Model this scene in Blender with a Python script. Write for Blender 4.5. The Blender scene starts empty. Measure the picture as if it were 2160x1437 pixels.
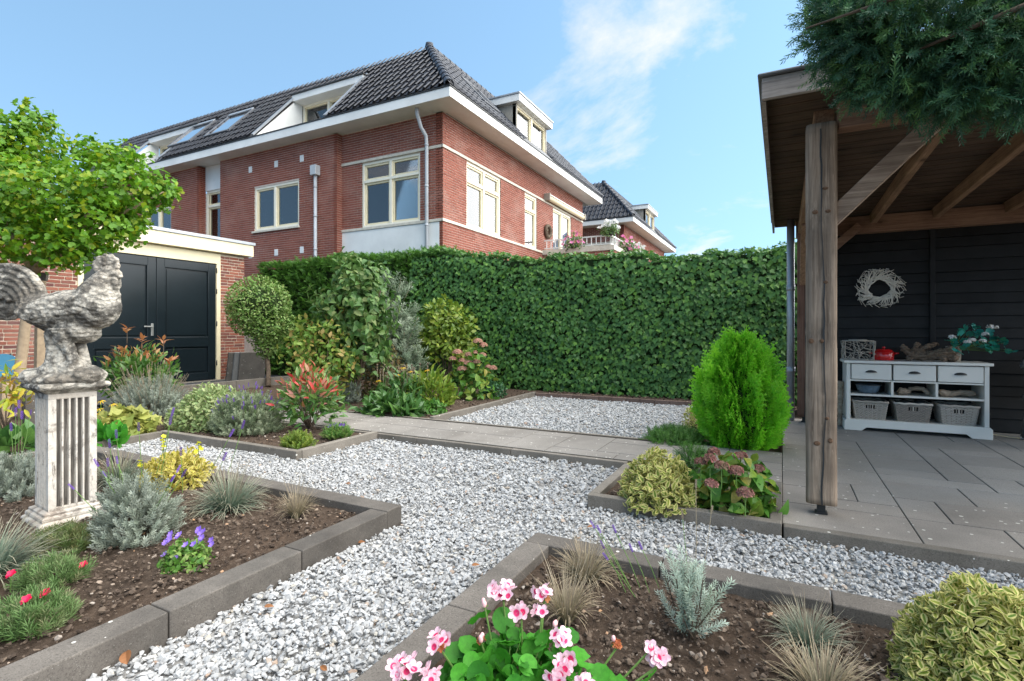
import bpy, bmesh, math, random
import numpy as np
from mathutils import Vector, Matrix, noise as mnoise

random.seed(7); rng = np.random.default_rng(7)
scene = bpy.context.scene
COL = scene.collection

# ---------------------------------------------------------------- camera, sky, sun, exposure
F_PX, CAM_H = 1100.0, 1.08
PHI = math.atan(570.0 / F_PX)
cd = bpy.data.cameras.new('camera'); cam = bpy.data.objects.new('camera', cd); COL.objects.link(cam)
cam.location = (0, 0, CAM_H); cam.rotation_euler = (math.radians(90), 0, PHI)
cd.sensor_width = 36; cd.lens = F_PX / 2160 * 36; cd.shift_y = -18.5 / 2160
cd.clip_start = 0.05; cd.clip_end = 2000
scene.camera = cam

SUN_AZ, SUN_EL = math.radians(20), math.radians(48)          # azimuth counted from +X towards +Y
sd = Vector((math.cos(SUN_EL) * math.cos(SUN_AZ), math.cos(SUN_EL) * math.sin(SUN_AZ), math.sin(SUN_EL)))
world = bpy.data.worlds.new('World'); scene.world = world; world.use_nodes = True
wn, wl = world.node_tree.nodes, world.node_tree.links
wn.clear()
wo = wn.new('ShaderNodeOutputWorld'); bg = wn.new('ShaderNodeBackground'); bg.inputs['Strength'].default_value = 0.13
sky = wn.new('ShaderNodeTexSky'); sky.sky_type = 'NISHITA'; sky.sun_disc = False
sky.sun_elevation = SUN_EL; sky.sun_rotation = math.atan2(sd.x, sd.y)
sky.air_density = 1.0; sky.dust_density = 0.25; sky.ozone_density = 1.0; sky.altitude = 300
tc = wn.new('ShaderNodeTexCoord'); sep = wn.new('ShaderNodeSeparateXYZ'); wl.new(tc.outputs['Generated'], sep.inputs[0])
def wmath(op, a, b=None):
    n = wn.new('ShaderNodeMath'); n.operation = op
    for i, v in enumerate((a, b)):
        if v is None: continue
        if isinstance(v, (int, float)): n.inputs[i].default_value = v
        else: wl.new(v, n.inputs[i])
    return n.outputs[0]
zz = wmath('ADD', wmath('MAXIMUM', sep.outputs['Z'], 0.02), 0.12)
cmb = wn.new('ShaderNodeCombineXYZ')
wl.new(wmath('DIVIDE', sep.outputs['X'], zz), cmb.inputs[0]); wl.new(wmath('DIVIDE', sep.outputs['Y'], zz), cmb.inputs[1])
mp = wn.new('ShaderNodeMapping'); mp.inputs['Location'].default_value = (6.75, 4.6, 0); mp.inputs['Scale'].default_value = (1.0, 0.8, 1)
wl.new(cmb.outputs[0], mp.inputs[0])
n1 = wn.new('ShaderNodeTexNoise'); n1.inputs['Scale'].default_value = 0.9; n1.inputs['Detail'].default_value = 9; n1.inputs['Roughness'].default_value = 0.62; n1.inputs['Distortion'].default_value = 0.5
wl.new(mp.outputs[0], n1.inputs['Vector'])
cr = wn.new('ShaderNodeValToRGB'); cr.color_ramp.elements[0].position = 0.565; cr.color_ramp.elements[1].position = 0.71
wl.new(n1.outputs['Fac'], cr.inputs[0])
cfac = wmath('MULTIPLY', cr.outputs['Color'], 0.8)
hsv = wn.new('ShaderNodeHueSaturation'); hsv.inputs['Hue'].default_value = 0.482; hsv.inputs['Saturation'].default_value = 0.97; hsv.inputs['Value'].default_value = 1.0
sv = wn.new('ShaderNodeCombineXYZ'); wl.new(sep.outputs['X'], sv.inputs[0]); wl.new(sep.outputs['Y'], sv.inputs[1])
wl.new(wmath('ADD', wmath('MULTIPLY', wmath('MAXIMUM', sep.outputs['Z'], 0.0), 0.75), 0.34), sv.inputs[2])
svn = wn.new('ShaderNodeVectorMath'); svn.operation = 'NORMALIZE'; wl.new(sv.outputs[0], svn.inputs[0]); wl.new(svn.outputs[0], sky.inputs['Vector'])
wl.new(sky.outputs[0], hsv.inputs['Color'])
cmix = wn.new('ShaderNodeMix'); cmix.data_type = 'RGBA'
wl.new(cfac, cmix.inputs['Factor']); wl.new(hsv.outputs[0], cmix.inputs[6]); cmix.inputs[7].default_value = (3.3, 3.2, 3.25, 1)
wl.new(cmix.outputs[2], bg.inputs['Color']); wl.new(bg.outputs[0], wo.inputs[0])

sl = bpy.data.lights.new('sun', 'SUN'); sl.energy = 4.2; sl.angle = math.radians(110); sl.color = (1, 0.93, 0.82)
sun = bpy.data.objects.new('sun', sl); COL.objects.link(sun); sun.rotation_euler = sd.to_track_quat('Z', 'Y').to_euler()
scene.view_settings.view_transform = 'Standard'; scene.view_settings.look = 'None'
scene.view_settings.exposure = 1.4; scene.view_settings.gamma = 1.0

# ---------------------------------------------------------------- helpers
S_, C_ = math.sin(PHI), math.cos(PHI)
def at(px, py, t):                                   # a point at depth t along the view of the photograph
    a = (px - 1080) / F_PX
    return Vector(((-S_ + a * C_) * t, (C_ + a * S_) * t, CAM_H + (700 - py) / F_PX * t))
def gnd(px, py, z=0.06):
    return at(px, py, (CAM_H - z) * F_PX / (py - 700))
def project(P):
    P = np.asarray(P, float)
    t = -S_ * P[:, 0] + C_ * P[:, 1]; xr = C_ * P[:, 0] + S_ * P[:, 1]
    tt = np.maximum(t, 1e-3)
    return 1080 + xr / tt * F_PX, 700 - (P[:, 2] - CAM_H) / tt * F_PX, t

def tag(o, label=None, cat=None, group=None, kind=None):
    if label: o['label'] = label
    if cat: o['category'] = cat
    if group: o['group'] = group
    if kind: o['kind'] = kind
    return o
def adopt(o, parent):
    if parent is not None:
        o.parent = parent; o.matrix_parent_inverse = parent.matrix_basis.inverted()
def thing(name, label, cat, loc=(0, 0, 0), group=None, kind=None):
    o = bpy.data.objects.new(name, None); COL.objects.link(o); o.location = loc
    o.empty_display_size = 0.1
    return tag(o, label, cat, group, kind)
def struct(name, loc=(0, 0, 0)):
    o = bpy.data.objects.new(name, None); COL.objects.link(o); o.location = loc; o['kind'] = 'structure'
    return o

def new_mesh(name, V, F, U=None, R=None, smooth=False):
    me = bpy.data.meshes.new(name)
    V = np.ascontiguousarray(V, np.float32); F = np.ascontiguousarray(F, np.int32)
    me.vertices.add(len(V)); me.vertices.foreach_set('co', V.ravel())
    k = F.shape[1]
    me.loops.add(F.size); me.loops.foreach_set('vertex_index', F.ravel())
    me.polygons.add(len(F)); me.polygons.foreach_set('loop_start', np.arange(0, F.size, k, dtype=np.int32))
    me.polygons.foreach_set('use_smooth', np.full(len(F), bool(smooth)))
    for nm, A in (('u', U), ('rnd', R)):
        if A is not None:
            a = me.attributes.new(nm, 'FLOAT', 'POINT'); a.data.foreach_set('value', np.ascontiguousarray(A, np.float32))
    me.update(calc_edges=True)
    return me
def mesh_obj(name, me, mat=None, parent=None, kind=None):
    o = bpy.data.objects.new(name, me); COL.objects.link(o)
    if mat is not None and not me.materials: me.materials.append(mat)
    adopt(o, parent)
    if kind: o['kind'] = kind
    return o

class B:
    """collects solid pieces of one part"""
    def __init__(s): s.v = []; s.f = []
    def add(s, vs, fs):
        n = len(s.v); s.v += [tuple(v) for v in vs]; s.f += [[i + n for i in f] for f in fs]; return s
    def box(s, x0, x1, y0, y1, z0, z1):
        return s.add([(x0,y0,z0),(x1,y0,z0),(x1,y1,z0),(x0,y1,z0),(x0,y0,z1),(x1,y0,z1),(x1,y1,z1),(x0,y1,z1)],
                     [[0,3,2,1],[4,5,6,7],[0,1,5,4],[1,2,6,5],[2,3,7,6],[3,0,4,7]])
    def bar(s, p, q, w, h, up=(0, 0, 1)):                 # square bar from p to q
        p, q = Vector(p), Vector(q); d = (q - p).normalized(); up = Vector(up)
        x = d.cross(up)
        if x.length < 1e-4: x = d.cross(Vector((0, 1, 0)))
        x.normalize(); y = x.cross(d)
        vs = []
        for c in (p, q):
            for a, b in ((-1,-1),(1,-1),(1,1),(-1,1)): vs.append(c + x * a * w / 2 + y * b * h / 2)
        return s.add(vs, [[0,1,2,3],[7,6,5,4],[0,4,5,1],[1,5,6,2],[2,6,7,3],[3,7,4,0]])
    def tube(s, pts, rad, n=8, cap=True):
        pts = [Vector(p) for p in pts]
        if isinstance(rad, (int, float)): rad = [rad] * len(pts)
        vs, fs = [], []; x = None
        for i, p in enumerate(pts):
            d = (pts[min(i + 1, len(pts) - 1)] - pts[max(i - 1, 0)]).normalized()
            if x is None:
                x = d.orthogonal().normalized()
            else:
                x = (x - d * x.dot(d)); x = x.normalized() if x.length > 1e-5 else d.orthogonal().normalized()
            y = d.cross(x)
            for k in range(n):
                a = 2 * math.pi * k / n; vs.append(p + (x * math.cos(a) + y * math.sin(a)) * rad[i])
        for i in range(len(pts) - 1):
            for k in range(n): fs.append([i*n+k, i*n+(k+1)%n, (i+1)*n+(k+1)%n, (i+1)*n+k])
        if cap: fs.append(list(range(n))[::-1]); fs.append([(len(pts)-1)*n+k for k in range(n)])
        return s.add(vs, fs)
    def lathe(s, prof, c=(0, 0, 0), n=24, sx=1, sy=1):
        vs, fs = [], []
        for r, z in prof:
            for k in range(n):
                a = 2*math.pi*k/n; vs.append((c[0]+r*sx*math.cos(a), c[1]+r*sy*math.sin(a), c[2]+z))
        for i in range(len(prof) - 1):
            for k in range(n): fs.append([i*n+k, i*n+(k+1)%n, (i+1)*n+(k+1)%n, (i+1)*n+k])
        fs.append(list(range(n))[::-1]); fs.append([(len(prof)-1)*n+k for k in range(n)])
        return s.add(vs, fs)
    def prism(s, poly, axis, a, b):                      # poly in the two other axes
        def P(u, v, w): return {'x': (w, u, v), 'y': (u, w, v), 'z': (u, v, w)}[axis]
        n = len(poly)
        vs = [P(u, v, a) for u, v in poly] + [P(u, v, b) for u, v in poly]
        fs = [list(range(n))[::-1], [n + k for k in range(n)]] + [[k, (k+1)%n, n+(k+1)%n, n+k] for k in range(n)]
        return s.add(vs, fs)
    def sphere(s, c, r, sx=1, sy=1, sz=1, seg=12, rings=8, M=None):
        vs, fs = [], []
        for i in range(rings + 1):
            th = math.pi * i / rings
            for k in range(seg):
                a = 2*math.pi*k/seg
                v = Vector((r*sx*math.sin(th)*math.cos(a), r*sy*math.sin(th)*math.sin(a), r*sz*math.cos(th)))
                if M is not None: v = M @ v
                vs.append(v + Vector(c))
        for i in range(rings):
            for k in range(seg): fs.append([i*seg+k, (i+1)*seg+k, (i+1)*seg+(k+1)%seg, i*seg+(k+1)%seg])
        return s.add(vs, fs)
    def mesh(s, name):
        me = bpy.data.meshes.new(name); me.from_pydata(s.v, [], s.f)
        bm = bmesh.new(); bm.from_mesh(me); bmesh.ops.recalc_face_normals(bm, faces=bm.faces); bm.to_mesh(me); bm.free()
        return me
    def build(s, name, mat, parent=None, smooth=False, bevel=0, kind=None, matrix=None):
        me = s.mesh(name)
        if smooth: me.shade_smooth()
        o = mesh_obj(name, me, mat, None, kind)
        if matrix is not None: o.matrix_basis = matrix
        adopt(o, parent)
        if bevel:
            m = o.modifiers.new('bevel', 'BEVEL'); m.width = bevel; m.segments = 2; m.limit_method = 'ANGLE'
        return o

def norm(A): return A / np.maximum(np.linalg.norm(A, axis=1, keepdims=True), 1e-9)
def frames(P, Yd, Zh, S):
    """matrices with local y along Yd, local z near Zh, scale S (N,) or (N,3)"""
    P = np.asarray(P, float); Yd = norm(np.asarray(Yd, float)); Zh = np.asarray(Zh, float)
    X = np.cross(Yd, Zh); bad = np.linalg.norm(X, axis=1) < 1e-4
    X[bad] = np.cross(Yd[bad], np.array([0.3, 0.9, 0.2])); X = norm(X); Z = np.cross(X, Yd)
    S = np.asarray(S, float)
    if S.ndim == 1: S = np.repeat(S[:, None], 3, 1)
    M = np.zeros((len(P), 4, 4)); M[:, :3, 0] = X * S[:, :1]; M[:, :3, 1] = Yd * S[:, 1:2]; M[:, :3, 2] = Z * S[:, 2:3]
    M[:, :3, 3] = P; M[:, 3, 3] = 1
    return M
def tri(F):
    out = []
    for f in F:
        for i in range(1, len(f) - 1): out.append((f[0], f[i], f[i + 1]))
    return np.array(out, np.int32)
def join_np(name, variants, M, ch, R, smooth):
    Vs, Fs, Us, Rs = [], [], [], []; off = 0
    for k, (V, F, U) in enumerate(variants):
        idx = np.where(ch == k)[0]
        if not len(idx): continue
        W = np.einsum('nij,vj->nvi', M[idx, :3, :3], V) + M[idx, None, :3, 3]
        Vs.append(W.reshape(-1, 3)); n = len(V)
        Fs.append((F[None] + (np.arange(len(idx)) * n)[:, None, None]).reshape(-1, 3) + off); off += n * len(idx)
        Us.append(np.tile(U, len(idx))); Rs.append(np.repeat(R[idx], n))
    return new_mesh(name, np.concatenate(Vs), np.concatenate(Fs), np.concatenate(Us), np.concatenate(Rs), smooth)
def scatter(parent, name, variants, M, mat, n_obj=0, rest='foliage', smooth=True, ch=None, R=None, kind='stuff'):
    """n_obj pieces that show largest become objects of their own, the others one joined part"""
    N = len(M)
    if N == 0: return None
    if ch is None: ch = rng.integers(0, len(variants), N)
    if R is None: R = rng.random(N)
    pick = np.zeros(N, bool)
    if n_obj:
        x, y, t = project(M[:, :3, 3])
        sz = np.linalg.norm(M[:, :3, 1], axis=1) / np.maximum(t, 0.2)
        ok = (t > 0.3) & (x > -20) & (x < 2180) & (y > -20) & (y < 1457)
        sc = np.where(ok, sz, -1); order = np.argsort(-sc)[:n_obj]; pick[order[sc[order] > 0]] = True
        meshes = {}
        for i in np.where(pick)[0]:
            k = int(ch[i])
            if k not in meshes:
                V, F, U = variants[k]; me = new_mesh(name, V, F, U, np.zeros(len(V)), smooth); me.materials.append(mat); meshes[k] = me
            o = bpy.data.objects.new(name, meshes[k]); COL.objects.link(o)
            o.matrix_basis = Matrix(M[i].tolist()); adopt(o, parent)
    r = ~pick
    if r.any():
        me = join_np(rest, variants, M[r], ch[r], R[r], smooth)
        return mesh_obj(rest, me, mat, parent, kind)

# ---------------------------------------------------------------- materials
MATS = {}
def lin(c): return tuple(c) + (1,) if len(c) == 3 else tuple(c)
class NT:
    def __init__(s, name):
        s.m = bpy.data.materials.new(name); s.m.use_nodes = True; s.n = s.m.node_tree.nodes; s.l = s.m.node_tree.links
        s.p = s.n['Principled BSDF']; s.out = s.n['Material Output']; MATS[name] = s.m
    def node(s, t, **kw):
        n = s.n.new(t)
        for k, v in kw.items(): setattr(n, k, v)
        return n
    def link(s, a, b): s.l.new(a, b)
    def math(s, op, a, b=None, clamp=False):
        n = s.node('ShaderNodeMath', operation=op, use_clamp=clamp)
        for i, v in enumerate((a, b)):
            if v is None: continue
            if isinstance(v, (int, float)): n.inputs[i].default_value = v
            else: s.link(v, n.inputs[i])
        return n.outputs[0]
    def pos(s, scale=(1, 1, 1)):
        g = s.node('ShaderNodeNewGeometry'); m = s.node('ShaderNodeMapping'); m.inputs['Scale'].default_value = scale
        s.link(g.outputs['Position'], m.inputs[0]); return m.outputs[0]
    def obj(s, scale=(1, 1, 1)):
        g = s.node('ShaderNodeTexCoord'); m = s.node('ShaderNodeMapping'); m.inputs['Scale'].default_value = scale
        s.link(g.outputs['Object'], m.inputs[0]); return m.outputs[0]
    def noise(s, vec, scale, detail=5, rough=0.55, dist=0):
        n = s.node('ShaderNodeTexNoise'); n.inputs['Scale'].default_value = scale; n.inputs['Detail'].default_value = detail
        n.inputs['Roughness'].default_value = rough; n.inputs['Distortion'].default_value = dist
        s.link(vec, n.inputs['Vector']); return n.outputs['Fac']
    def ramp(s, fac, stops, const=False):
        r = s.node('ShaderNodeValToRGB'); e = r.color_ramp.elements
        if const: r.color_ramp.interpolation = 'CONSTANT'
        while len(e) < len(stops): e.new(0.5)
        for el, (p, c) in zip(e, stops): el.position = p; el.color = lin(c) if isinstance(c, (tuple, list)) else (c, c, c, 1)
        s.link(fac, r.inputs[0]); return r.outputs['Color']
    def rnd(s):
        a = s.node('ShaderNodeAttribute', attribute_name='rnd'); o = s.node('ShaderNodeObjectInfo')
        return s.math('FRACT', s.math('ADD', a.outputs['Fac'], o.outputs['Random']))
    def u(s): return s.node('ShaderNodeAttribute', attribute_name='u').outputs['Fac']
    def mix(s, f, a, b, mode='MIX'):
        n = s.node('ShaderNodeMix', data_type='RGBA', blend_type=mode)
        for i, v in ((0, f), (6, a), (7, b)):
            if isinstance(v, (int, float)): n.inputs[i].default_value = v
            elif isinstance(v, (tuple, list)): n.inputs[i].default_value = lin(v)
            else: s.link(v, n.inputs[i])
        return n.outputs[2]
    def bump(s, h, strength=0.3, dist=0.01):
        b = s.node('ShaderNodeBump'); b.inputs['Strength'].default_value = strength; b.inputs['Distance'].default_value = dist
        s.link(h, b.inputs['Height']); s.link(b.outputs[0], s.p.inputs['Normal'])
    def col(s, c):
        if isinstance(c, (tuple, list)): s.p.inputs['Base Color'].default_value = lin(c)
        else: s.link(c, s.p.inputs['Base Color'])
    def set(s, rough=0.7, spec=0.3, metal=0, coat=0):
        s.p.inputs['Roughness'].default_value = rough; s.p.inputs['Specular IOR Level'].default_value = spec
        s.p.inputs['Metallic'].default_value = metal; s.p.inputs['Coat Weight'].default_value = coat
        return s.m

def plain(name, c, rough=0.6, spec=0.3, var=0.12, scale=6, bump=0.0, metal=0, coat=0, bscale=60):
    t = NT(name); v = t.pos(); f = t.noise(v, scale, 6, 0.6)
    d = tuple(x * (1 - var) for x in c); l = tuple(min(1, x * (1 + var)) for x in c)
    t.col(t.ramp(f, [(0.3, d), (0.7, l)]))
    if bump: t.bump(t.noise(v, bscale, 6, 0.65), bump, 0.004)
    return t.set(rough, spec, metal, coat)

def leafmat(name, stops, trans=0.35, rough=0.45, spec=0.4, margin=None, tip=None, gain=1.25):
    """stops: colours spread over the random value of each leaf"""
    t = NT(name); n = len(stops); stops = [tuple(min(.8, x*gain) for x in s) for s in stops]
    c = t.ramp(t.rnd(), [(i / max(1, n - 1), s) for i, s in enumerate(stops)])
    big = t.noise(t.pos(), 5.0, 3)
    c = t.mix(t.math('MULTIPLY', t.math('SUBTRACT', big, 0.35, True), 0.9), c, tuple(x * 0.62 for x in stops[0]))
    if margin: c = t.mix(t.ramp(t.u(), [(margin[0] - 0.08, 0.0), (margin[0] + 0.08, 1.0)]), c, margin[1])
    if tip: c = t.mix(t.ramp(t.u(), [(tip[0], 0.0), (1.0, 1.0)]), c, tip[1])
    fine = t.noise(t.pos(), 90, 4, .65); c = t.mix(t.ramp(fine, [(.35, .35), (.6, 0.0)]), c, tuple(x*.5 for x in stops[0]))
    t.col(c); t.set(rough, spec); t.bump(fine, .25, .004)
    tr = t.node('ShaderNodeBsdfTranslucent'); t.link(c, tr.inputs[0])
    mx = t.node('ShaderNodeMixShader'); mx.inputs[0].default_value = trans
    t.link(t.p.outputs[0], mx.inputs[1]); t.link(tr.outputs[0], mx.inputs[2]); t.link(mx.outputs[0], t.out.inputs[0])
    return t.m

def brickmat(name, stops, rough=0.85):
    t = NT(name); n = len(stops)
    c = t.ramp(t.rnd(), [(i / (n - 1), s) for i, s in enumerate(stops)])
    v = t.pos(); f = t.noise(v, 38, 5, 0.7)
    c = t.mix(t.ramp(f, [(0.35, 0.0), (0.8, 0.45)]), c, tuple(x * 0.45 for x in stops[0]))
    w = t.noise(v, 1.1, 4, 0.6)
    c = t.mix(t.ramp(w, [(0.5, 0.0), (0.85, 0.35)]), c, (0.5, 0.36, 0.3))
    t.col(c); t.bump(t.noise(v, 90, 5, 0.7), 0.5, 0.004); return t.set(rough, 0.2)

def woodmat(name, c1, c2, axis, crack=(0.03, 0.02, 0.015), rough=0.8, k=2.2):
    t = NT(name); sc = [26 * k, 26 * k, 26 * k]; sc['xyz'.index(axis)] = 0.9 * k
    v = t.pos(tuple(sc)); f = t.noise(v, 1.0, 7, 0.65, 0.6)
    c = t.ramp(f, [(0.28, c1), (0.62, c2)])
    big = t.noise(t.pos(), 2.6, 4, 0.6)
    c = t.mix(t.ramp(big, [(0.42, 0.0), (0.75, 0.6)]), c, tuple(x * 0.55 for x in c1))
    c = t.mix(t.ramp(t.noise(v, 1.7, 3), [(0.24, 0.85), (0.35, 0.0)]), c, crack)
    c = t.mix(t.ramp(t.noise(v, 3.1, 4, .7), [(0.6, 0.0), (0.72, 0.6)]), c, tuple(min(1, x*1.45) for x in c2))
    ks = [7.0, 7.0, 7.0]; ks['xyz'.index(axis)] = 3.4; kv = t.pos(tuple(ks)); vo = t.node('ShaderNodeTexVoronoi'); vo.inputs['Scale'].default_value = 1.0; t.link(kv, vo.inputs['Vector'])
    sc_ = t.node('ShaderNodeSeparateColor'); t.link(vo.outputs['Color'], sc_.inputs[0])
    kn = t.math('MULTIPLY', t.ramp(vo.outputs['Distance'], [(0.0, 1.0), (0.1, 0.9), (0.13, 0.35), (0.3, 0.0)]), t.math('LESS_THAN', sc_.outputs[0], 0.45))
    c = t.mix(t.math('MULTIPLY', kn, 0.8), c, tuple(x*0.3 for x in c1))
    t.col(c); t.bump(f, 0.5, 0.006); return t.set(rough, 0.25)

def stone_speck(name, c1, c2, scale=5, specks=0.0, rough=0.85, rnd_amt=0.25, green=None):
    t = NT(name); v = t.pos()
    c = t.ramp(t.noise(v, scale, 6, 0.62), [(0.3, c1), (0.7, c2)])
    c = t.mix(rnd_amt, c, t.ramp(t.rnd(), [(0, tuple(x * 0.55 for x in c1)), (1, tuple(min(1, x * 1.35) for x in c2))]))
    fine = t.noise(v, 160, 3, 0.8)
    c = t.mix(t.ramp(fine, [(0.38, 0.55), (0.5, 0.0)]), c, tuple(x * 0.5 for x in c1))
    c = t.mix(t.ramp(t.noise(v, 240, 2, 0.5), [(0.66, 0.0), (0.72, 0.45)]), c, (0.42, 0.4, 0.37))
    if specks:
        vo = t.node('ShaderNodeTexVoronoi'); vo.inputs['Scale'].default_value = 34; t.link(v, vo.inputs['Vector'])
        vd = t.node('ShaderNodeSeparateColor'); t.link(vo.outputs['Color'], vd.inputs[0])
        thr = t.math('MULTIPLY', t.math('LESS_THAN', vo.outputs['Distance'], t.math('MULTIPLY', vd.outputs[1], 0.3)), t.math('LESS_THAN', vd.outputs[0], specks))
        c = t.mix(thr, c, (0.62, 0.6, 0.54))
    if green:
        c = t.mix(t.ramp(t.noise(v, 2.2, 5, 0.7), [(0.5, 0.0), (0.72, 0.55)]), c, green)
    t.col(c); t.bump(fine, 0.35, 0.002); return t.set(rough, 0.25)

m_gravel = None
def gravel_mat():
    t = NT('gravel_stone')
    c = t.ramp(t.rnd(), [(0, (0.25, 0.25, 0.25)), (0.2, (0.34, 0.338, 0.33)), (0.55, (0.39, 0.39, 0.387)), (0.9, (0.48, 0.48, 0.475)), (0.97, (0.42, 0.39, 0.33)), (1, (0.3, 0.2, 0.14))])
    v = t.pos(); c = t.mix(t.ramp(t.noise(v, 70, 5, 0.6), [(0.3, 0.4), (0.6, 0.0)]), c, (0.3, 0.31, 0.32))
    t.col(c); t.bump(t.noise(v, 180, 4), 0.25, 0.002); return t.set(0.75, 0.3)
m_gravel = gravel_mat()
def soil_mat():
    t = NT('soil'); v = t.pos()
    c = t.ramp(t.noise(v, 22, 9, 0.7), [(0.25, (0.032, 0.0235, 0.0175)), (0.5, (0.082, 0.06, 0.045)), (0.72, (0.14, 0.105, 0.08)), (0.85, (0.22, 0.175, 0.135))])
    c = t.mix(t.ramp(t.noise(v, 2.0, 3), [(0.35, 0.0), (0.7, 0.35)]), c, (0.13, 0.085, 0.058))
    t.col(c); t.bump(t.noise(v, 55, 9, 0.75), 1.0, 0.02); return t.set(0.95, 0.1)
m_soil = soil_mat()
def clod_mat():
    t = NT('soil_clod')
    c = t.ramp(t.rnd(), [(0, (0.04, 0.029, 0.022)), (0.6, (0.1, 0.074, 0.056)), (0.91, (0.155, 0.118, 0.088)), (0.95, (0.27, 0.21, 0.165)), (0.98, (0.34, 0.3, 0.26)), (1, (0.42, 0.24, 0.13))])
    t.col(c); t.bump(t.noise(t.pos(), 120, 4), 0.6, 0.003); return t.set(0.9, 0.15)
m_clod = clod_mat()
m_kerb = stone_speck('dark_concrete_kerb', (0.085, 0.074, 0.064), (0.165, 0.147, 0.128), 4, 0.08, green=(0.05, 0.047, 0.042))
m_kerb2 = stone_speck('weathered_concrete_edging', (0.13, 0.115, 0.095), (0.23, 0.205, 0.175), 6, 0.08)
m_slab = stone_speck('weathered_paving', (0.18, 0.165, 0.148), (0.27, 0.25, 0.226), 2.0, 0.2, rnd_amt=.14, green=(0.13, 0.115, 0.10))
m_slab2 = stone_speck('grey_paving', (0.15, 0.148, 0.143), (0.22, 0.217, 0.21), 1.6, 0.04, rnd_amt=.14)
def patio_mat():
    t = NT('patio_paving'); v = t.pos(); big = t.noise(v, 1.5, 5, .6)
    warm = t.ramp(t.noise(v, 2.0, 6, .62), [(0.3, (0.2, 0.178, 0.155)), (0.7, (0.32, 0.286, 0.25))]); grey = t.ramp(t.noise(v, 1.6, 5, .6), [(0.3, (0.23, 0.225, 0.214)), (0.7, (0.305, 0.3, 0.288))])
    sp = t.node('ShaderNodeSeparateXYZ'); t.link(v, sp.inputs[0])
    d = t.math('MINIMUM', t.math('SUBTRACT', sp.outputs[0], 0.55), t.math('SUBTRACT', sp.outputs[1], 3.85))          # metres inside the roof's drip line
    f = t.ramp(t.math('ADD', t.math('MULTIPLY', d, 1.1), big), [(0.35, 0.0), (0.85, 1.0)])
    c = t.mix(f, warm, grey); c = t.mix(0.2, c, t.ramp(t.rnd(), [(0, (0.11, 0.108, 0.105)), (1, (0.36, 0.345, 0.32))]))
    fine = t.noise(v, 160, 3, 0.8); c = t.mix(t.ramp(fine, [(0.38, 0.5), (0.5, 0.0)]), c, (0.1, 0.09, 0.08))
    vo = t.node('ShaderNodeTexVoronoi'); vo.inputs['Scale'].default_value = 30; t.link(v, vo.inputs['Vector']); vd = t.node('ShaderNodeSeparateColor'); t.link(vo.outputs['Color'], vd.inputs[0])
    thr = t.math('MULTIPLY', t.math('LESS_THAN', t.math('ADD', vo.outputs['Distance'], t.math('MULTIPLY', fine, .12)), t.math('MULTIPLY', vd.outputs[1], 0.36)), t.math('LESS_THAN', t.math('ADD', vd.outputs[0], t.math('MULTIPLY', f, .3)), 0.26))
    c = t.mix(thr, c, (0.55, 0.53, 0.47)); t.col(c); t.bump(fine, .3, .002); return t.set(.85, .25)
m_patio = patio_mat()
m_drive = plain('dark_drive_paving', (0.05, 0.055, 0.062), 0.7, 0.3, 0.3, 3, 0.3)
m_joint = plain('joint_sand', (0.03, 0.026, 0.022), 0.95, 0.1)
m_mortar = plain('pale_mortar', (0.6, 0.5, 0.43), 0.95, 0.1, 0.15, 12, 0.4)
m_mortar2 = plain('cream_mortar', (0.6, 0.51, 0.4), 0.95, 0.1, 0.15, 12, 0.4)
m_brick = brickmat('red_facing_brick', [(0.215, 0.071, 0.048), (0.27, 0.09, 0.061), (0.305, 0.106, 0.072), (0.24, 0.08, 0.053)])
m_brick2 = brickmat('old_red_brick', [(0.17, 0.062, 0.045), (0.29, 0.10, 0.068), (0.36, 0.14, 0.09), (0.22, 0.09, 0.07), (0.14, 0.06, 0.055)])
m_white = plain('white_painted_board', (0.70, 0.70, 0.675), 0.45, 0.4, 0.1, 1.6)
m_cream = plain('cream_painted_wood', (0.74, 0.645, 0.43), 0.45, 0.4, 0.05, 4)
m_creamlight = plain('pale_cream_frame', (0.78, 0.73, 0.6), 0.45, 0.4, 0.05, 4)
m_stoneband = plain('pale_stone_band', (0.55, 0.51, 0.43), 0.8, 0.2, 0.15, 9, 0.2)
m_taupe = plain('taupe_panel', (0.33, 0.30, 0.25), 0.6, 0.3, 0.06, 4)
m_tile = None
def tilemat():
    t = NT('glazed_dark_roof_tile')
    c = t.ramp(t.rnd(), [(0, (0.017, 0.02, 0.029)), (0.5, (0.025, 0.03, 0.042)), (1, (0.035, 0.042, 0.056))])
    c = t.mix(t.ramp(t.noise(t.pos(), 3, 5), [(0.5, 0.0), (0.8, 0.4)]), c, (0.045, 0.05, 0.055))
    t.col(c); t.bump(t.noise(t.pos(), 40, 3), 0.1, 0.004); return t.set(0.45, 0.2)
m_tile = tilemat()
m_lead = plain('grey_lead', (0.11, 0.115, 0.125), 0.5, 0.4, 0.15, 6)
m_zinc = plain('grey_zinc', (0.34, 0.36, 0.38), 0.38, 0.5, 0.12, 8, metal=0.35)
m_pipe = plain('grey_plastic_pipe', (0.42, 0.44, 0.46), 0.4, 0.4, 0.08, 5)
m_curtain = plain('white_curtain', (0.82, 0.82, 0.80), 0.9, 0.1, 0.04, 5)
m_curtain2 = plain('grey_curtain', (0.34, 0.35, 0.31), 0.9, 0.1, 0.1, 8)
m_room = plain('dark_room', (0.025, 0.025, 0.026), 0.9, 0.1)
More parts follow.
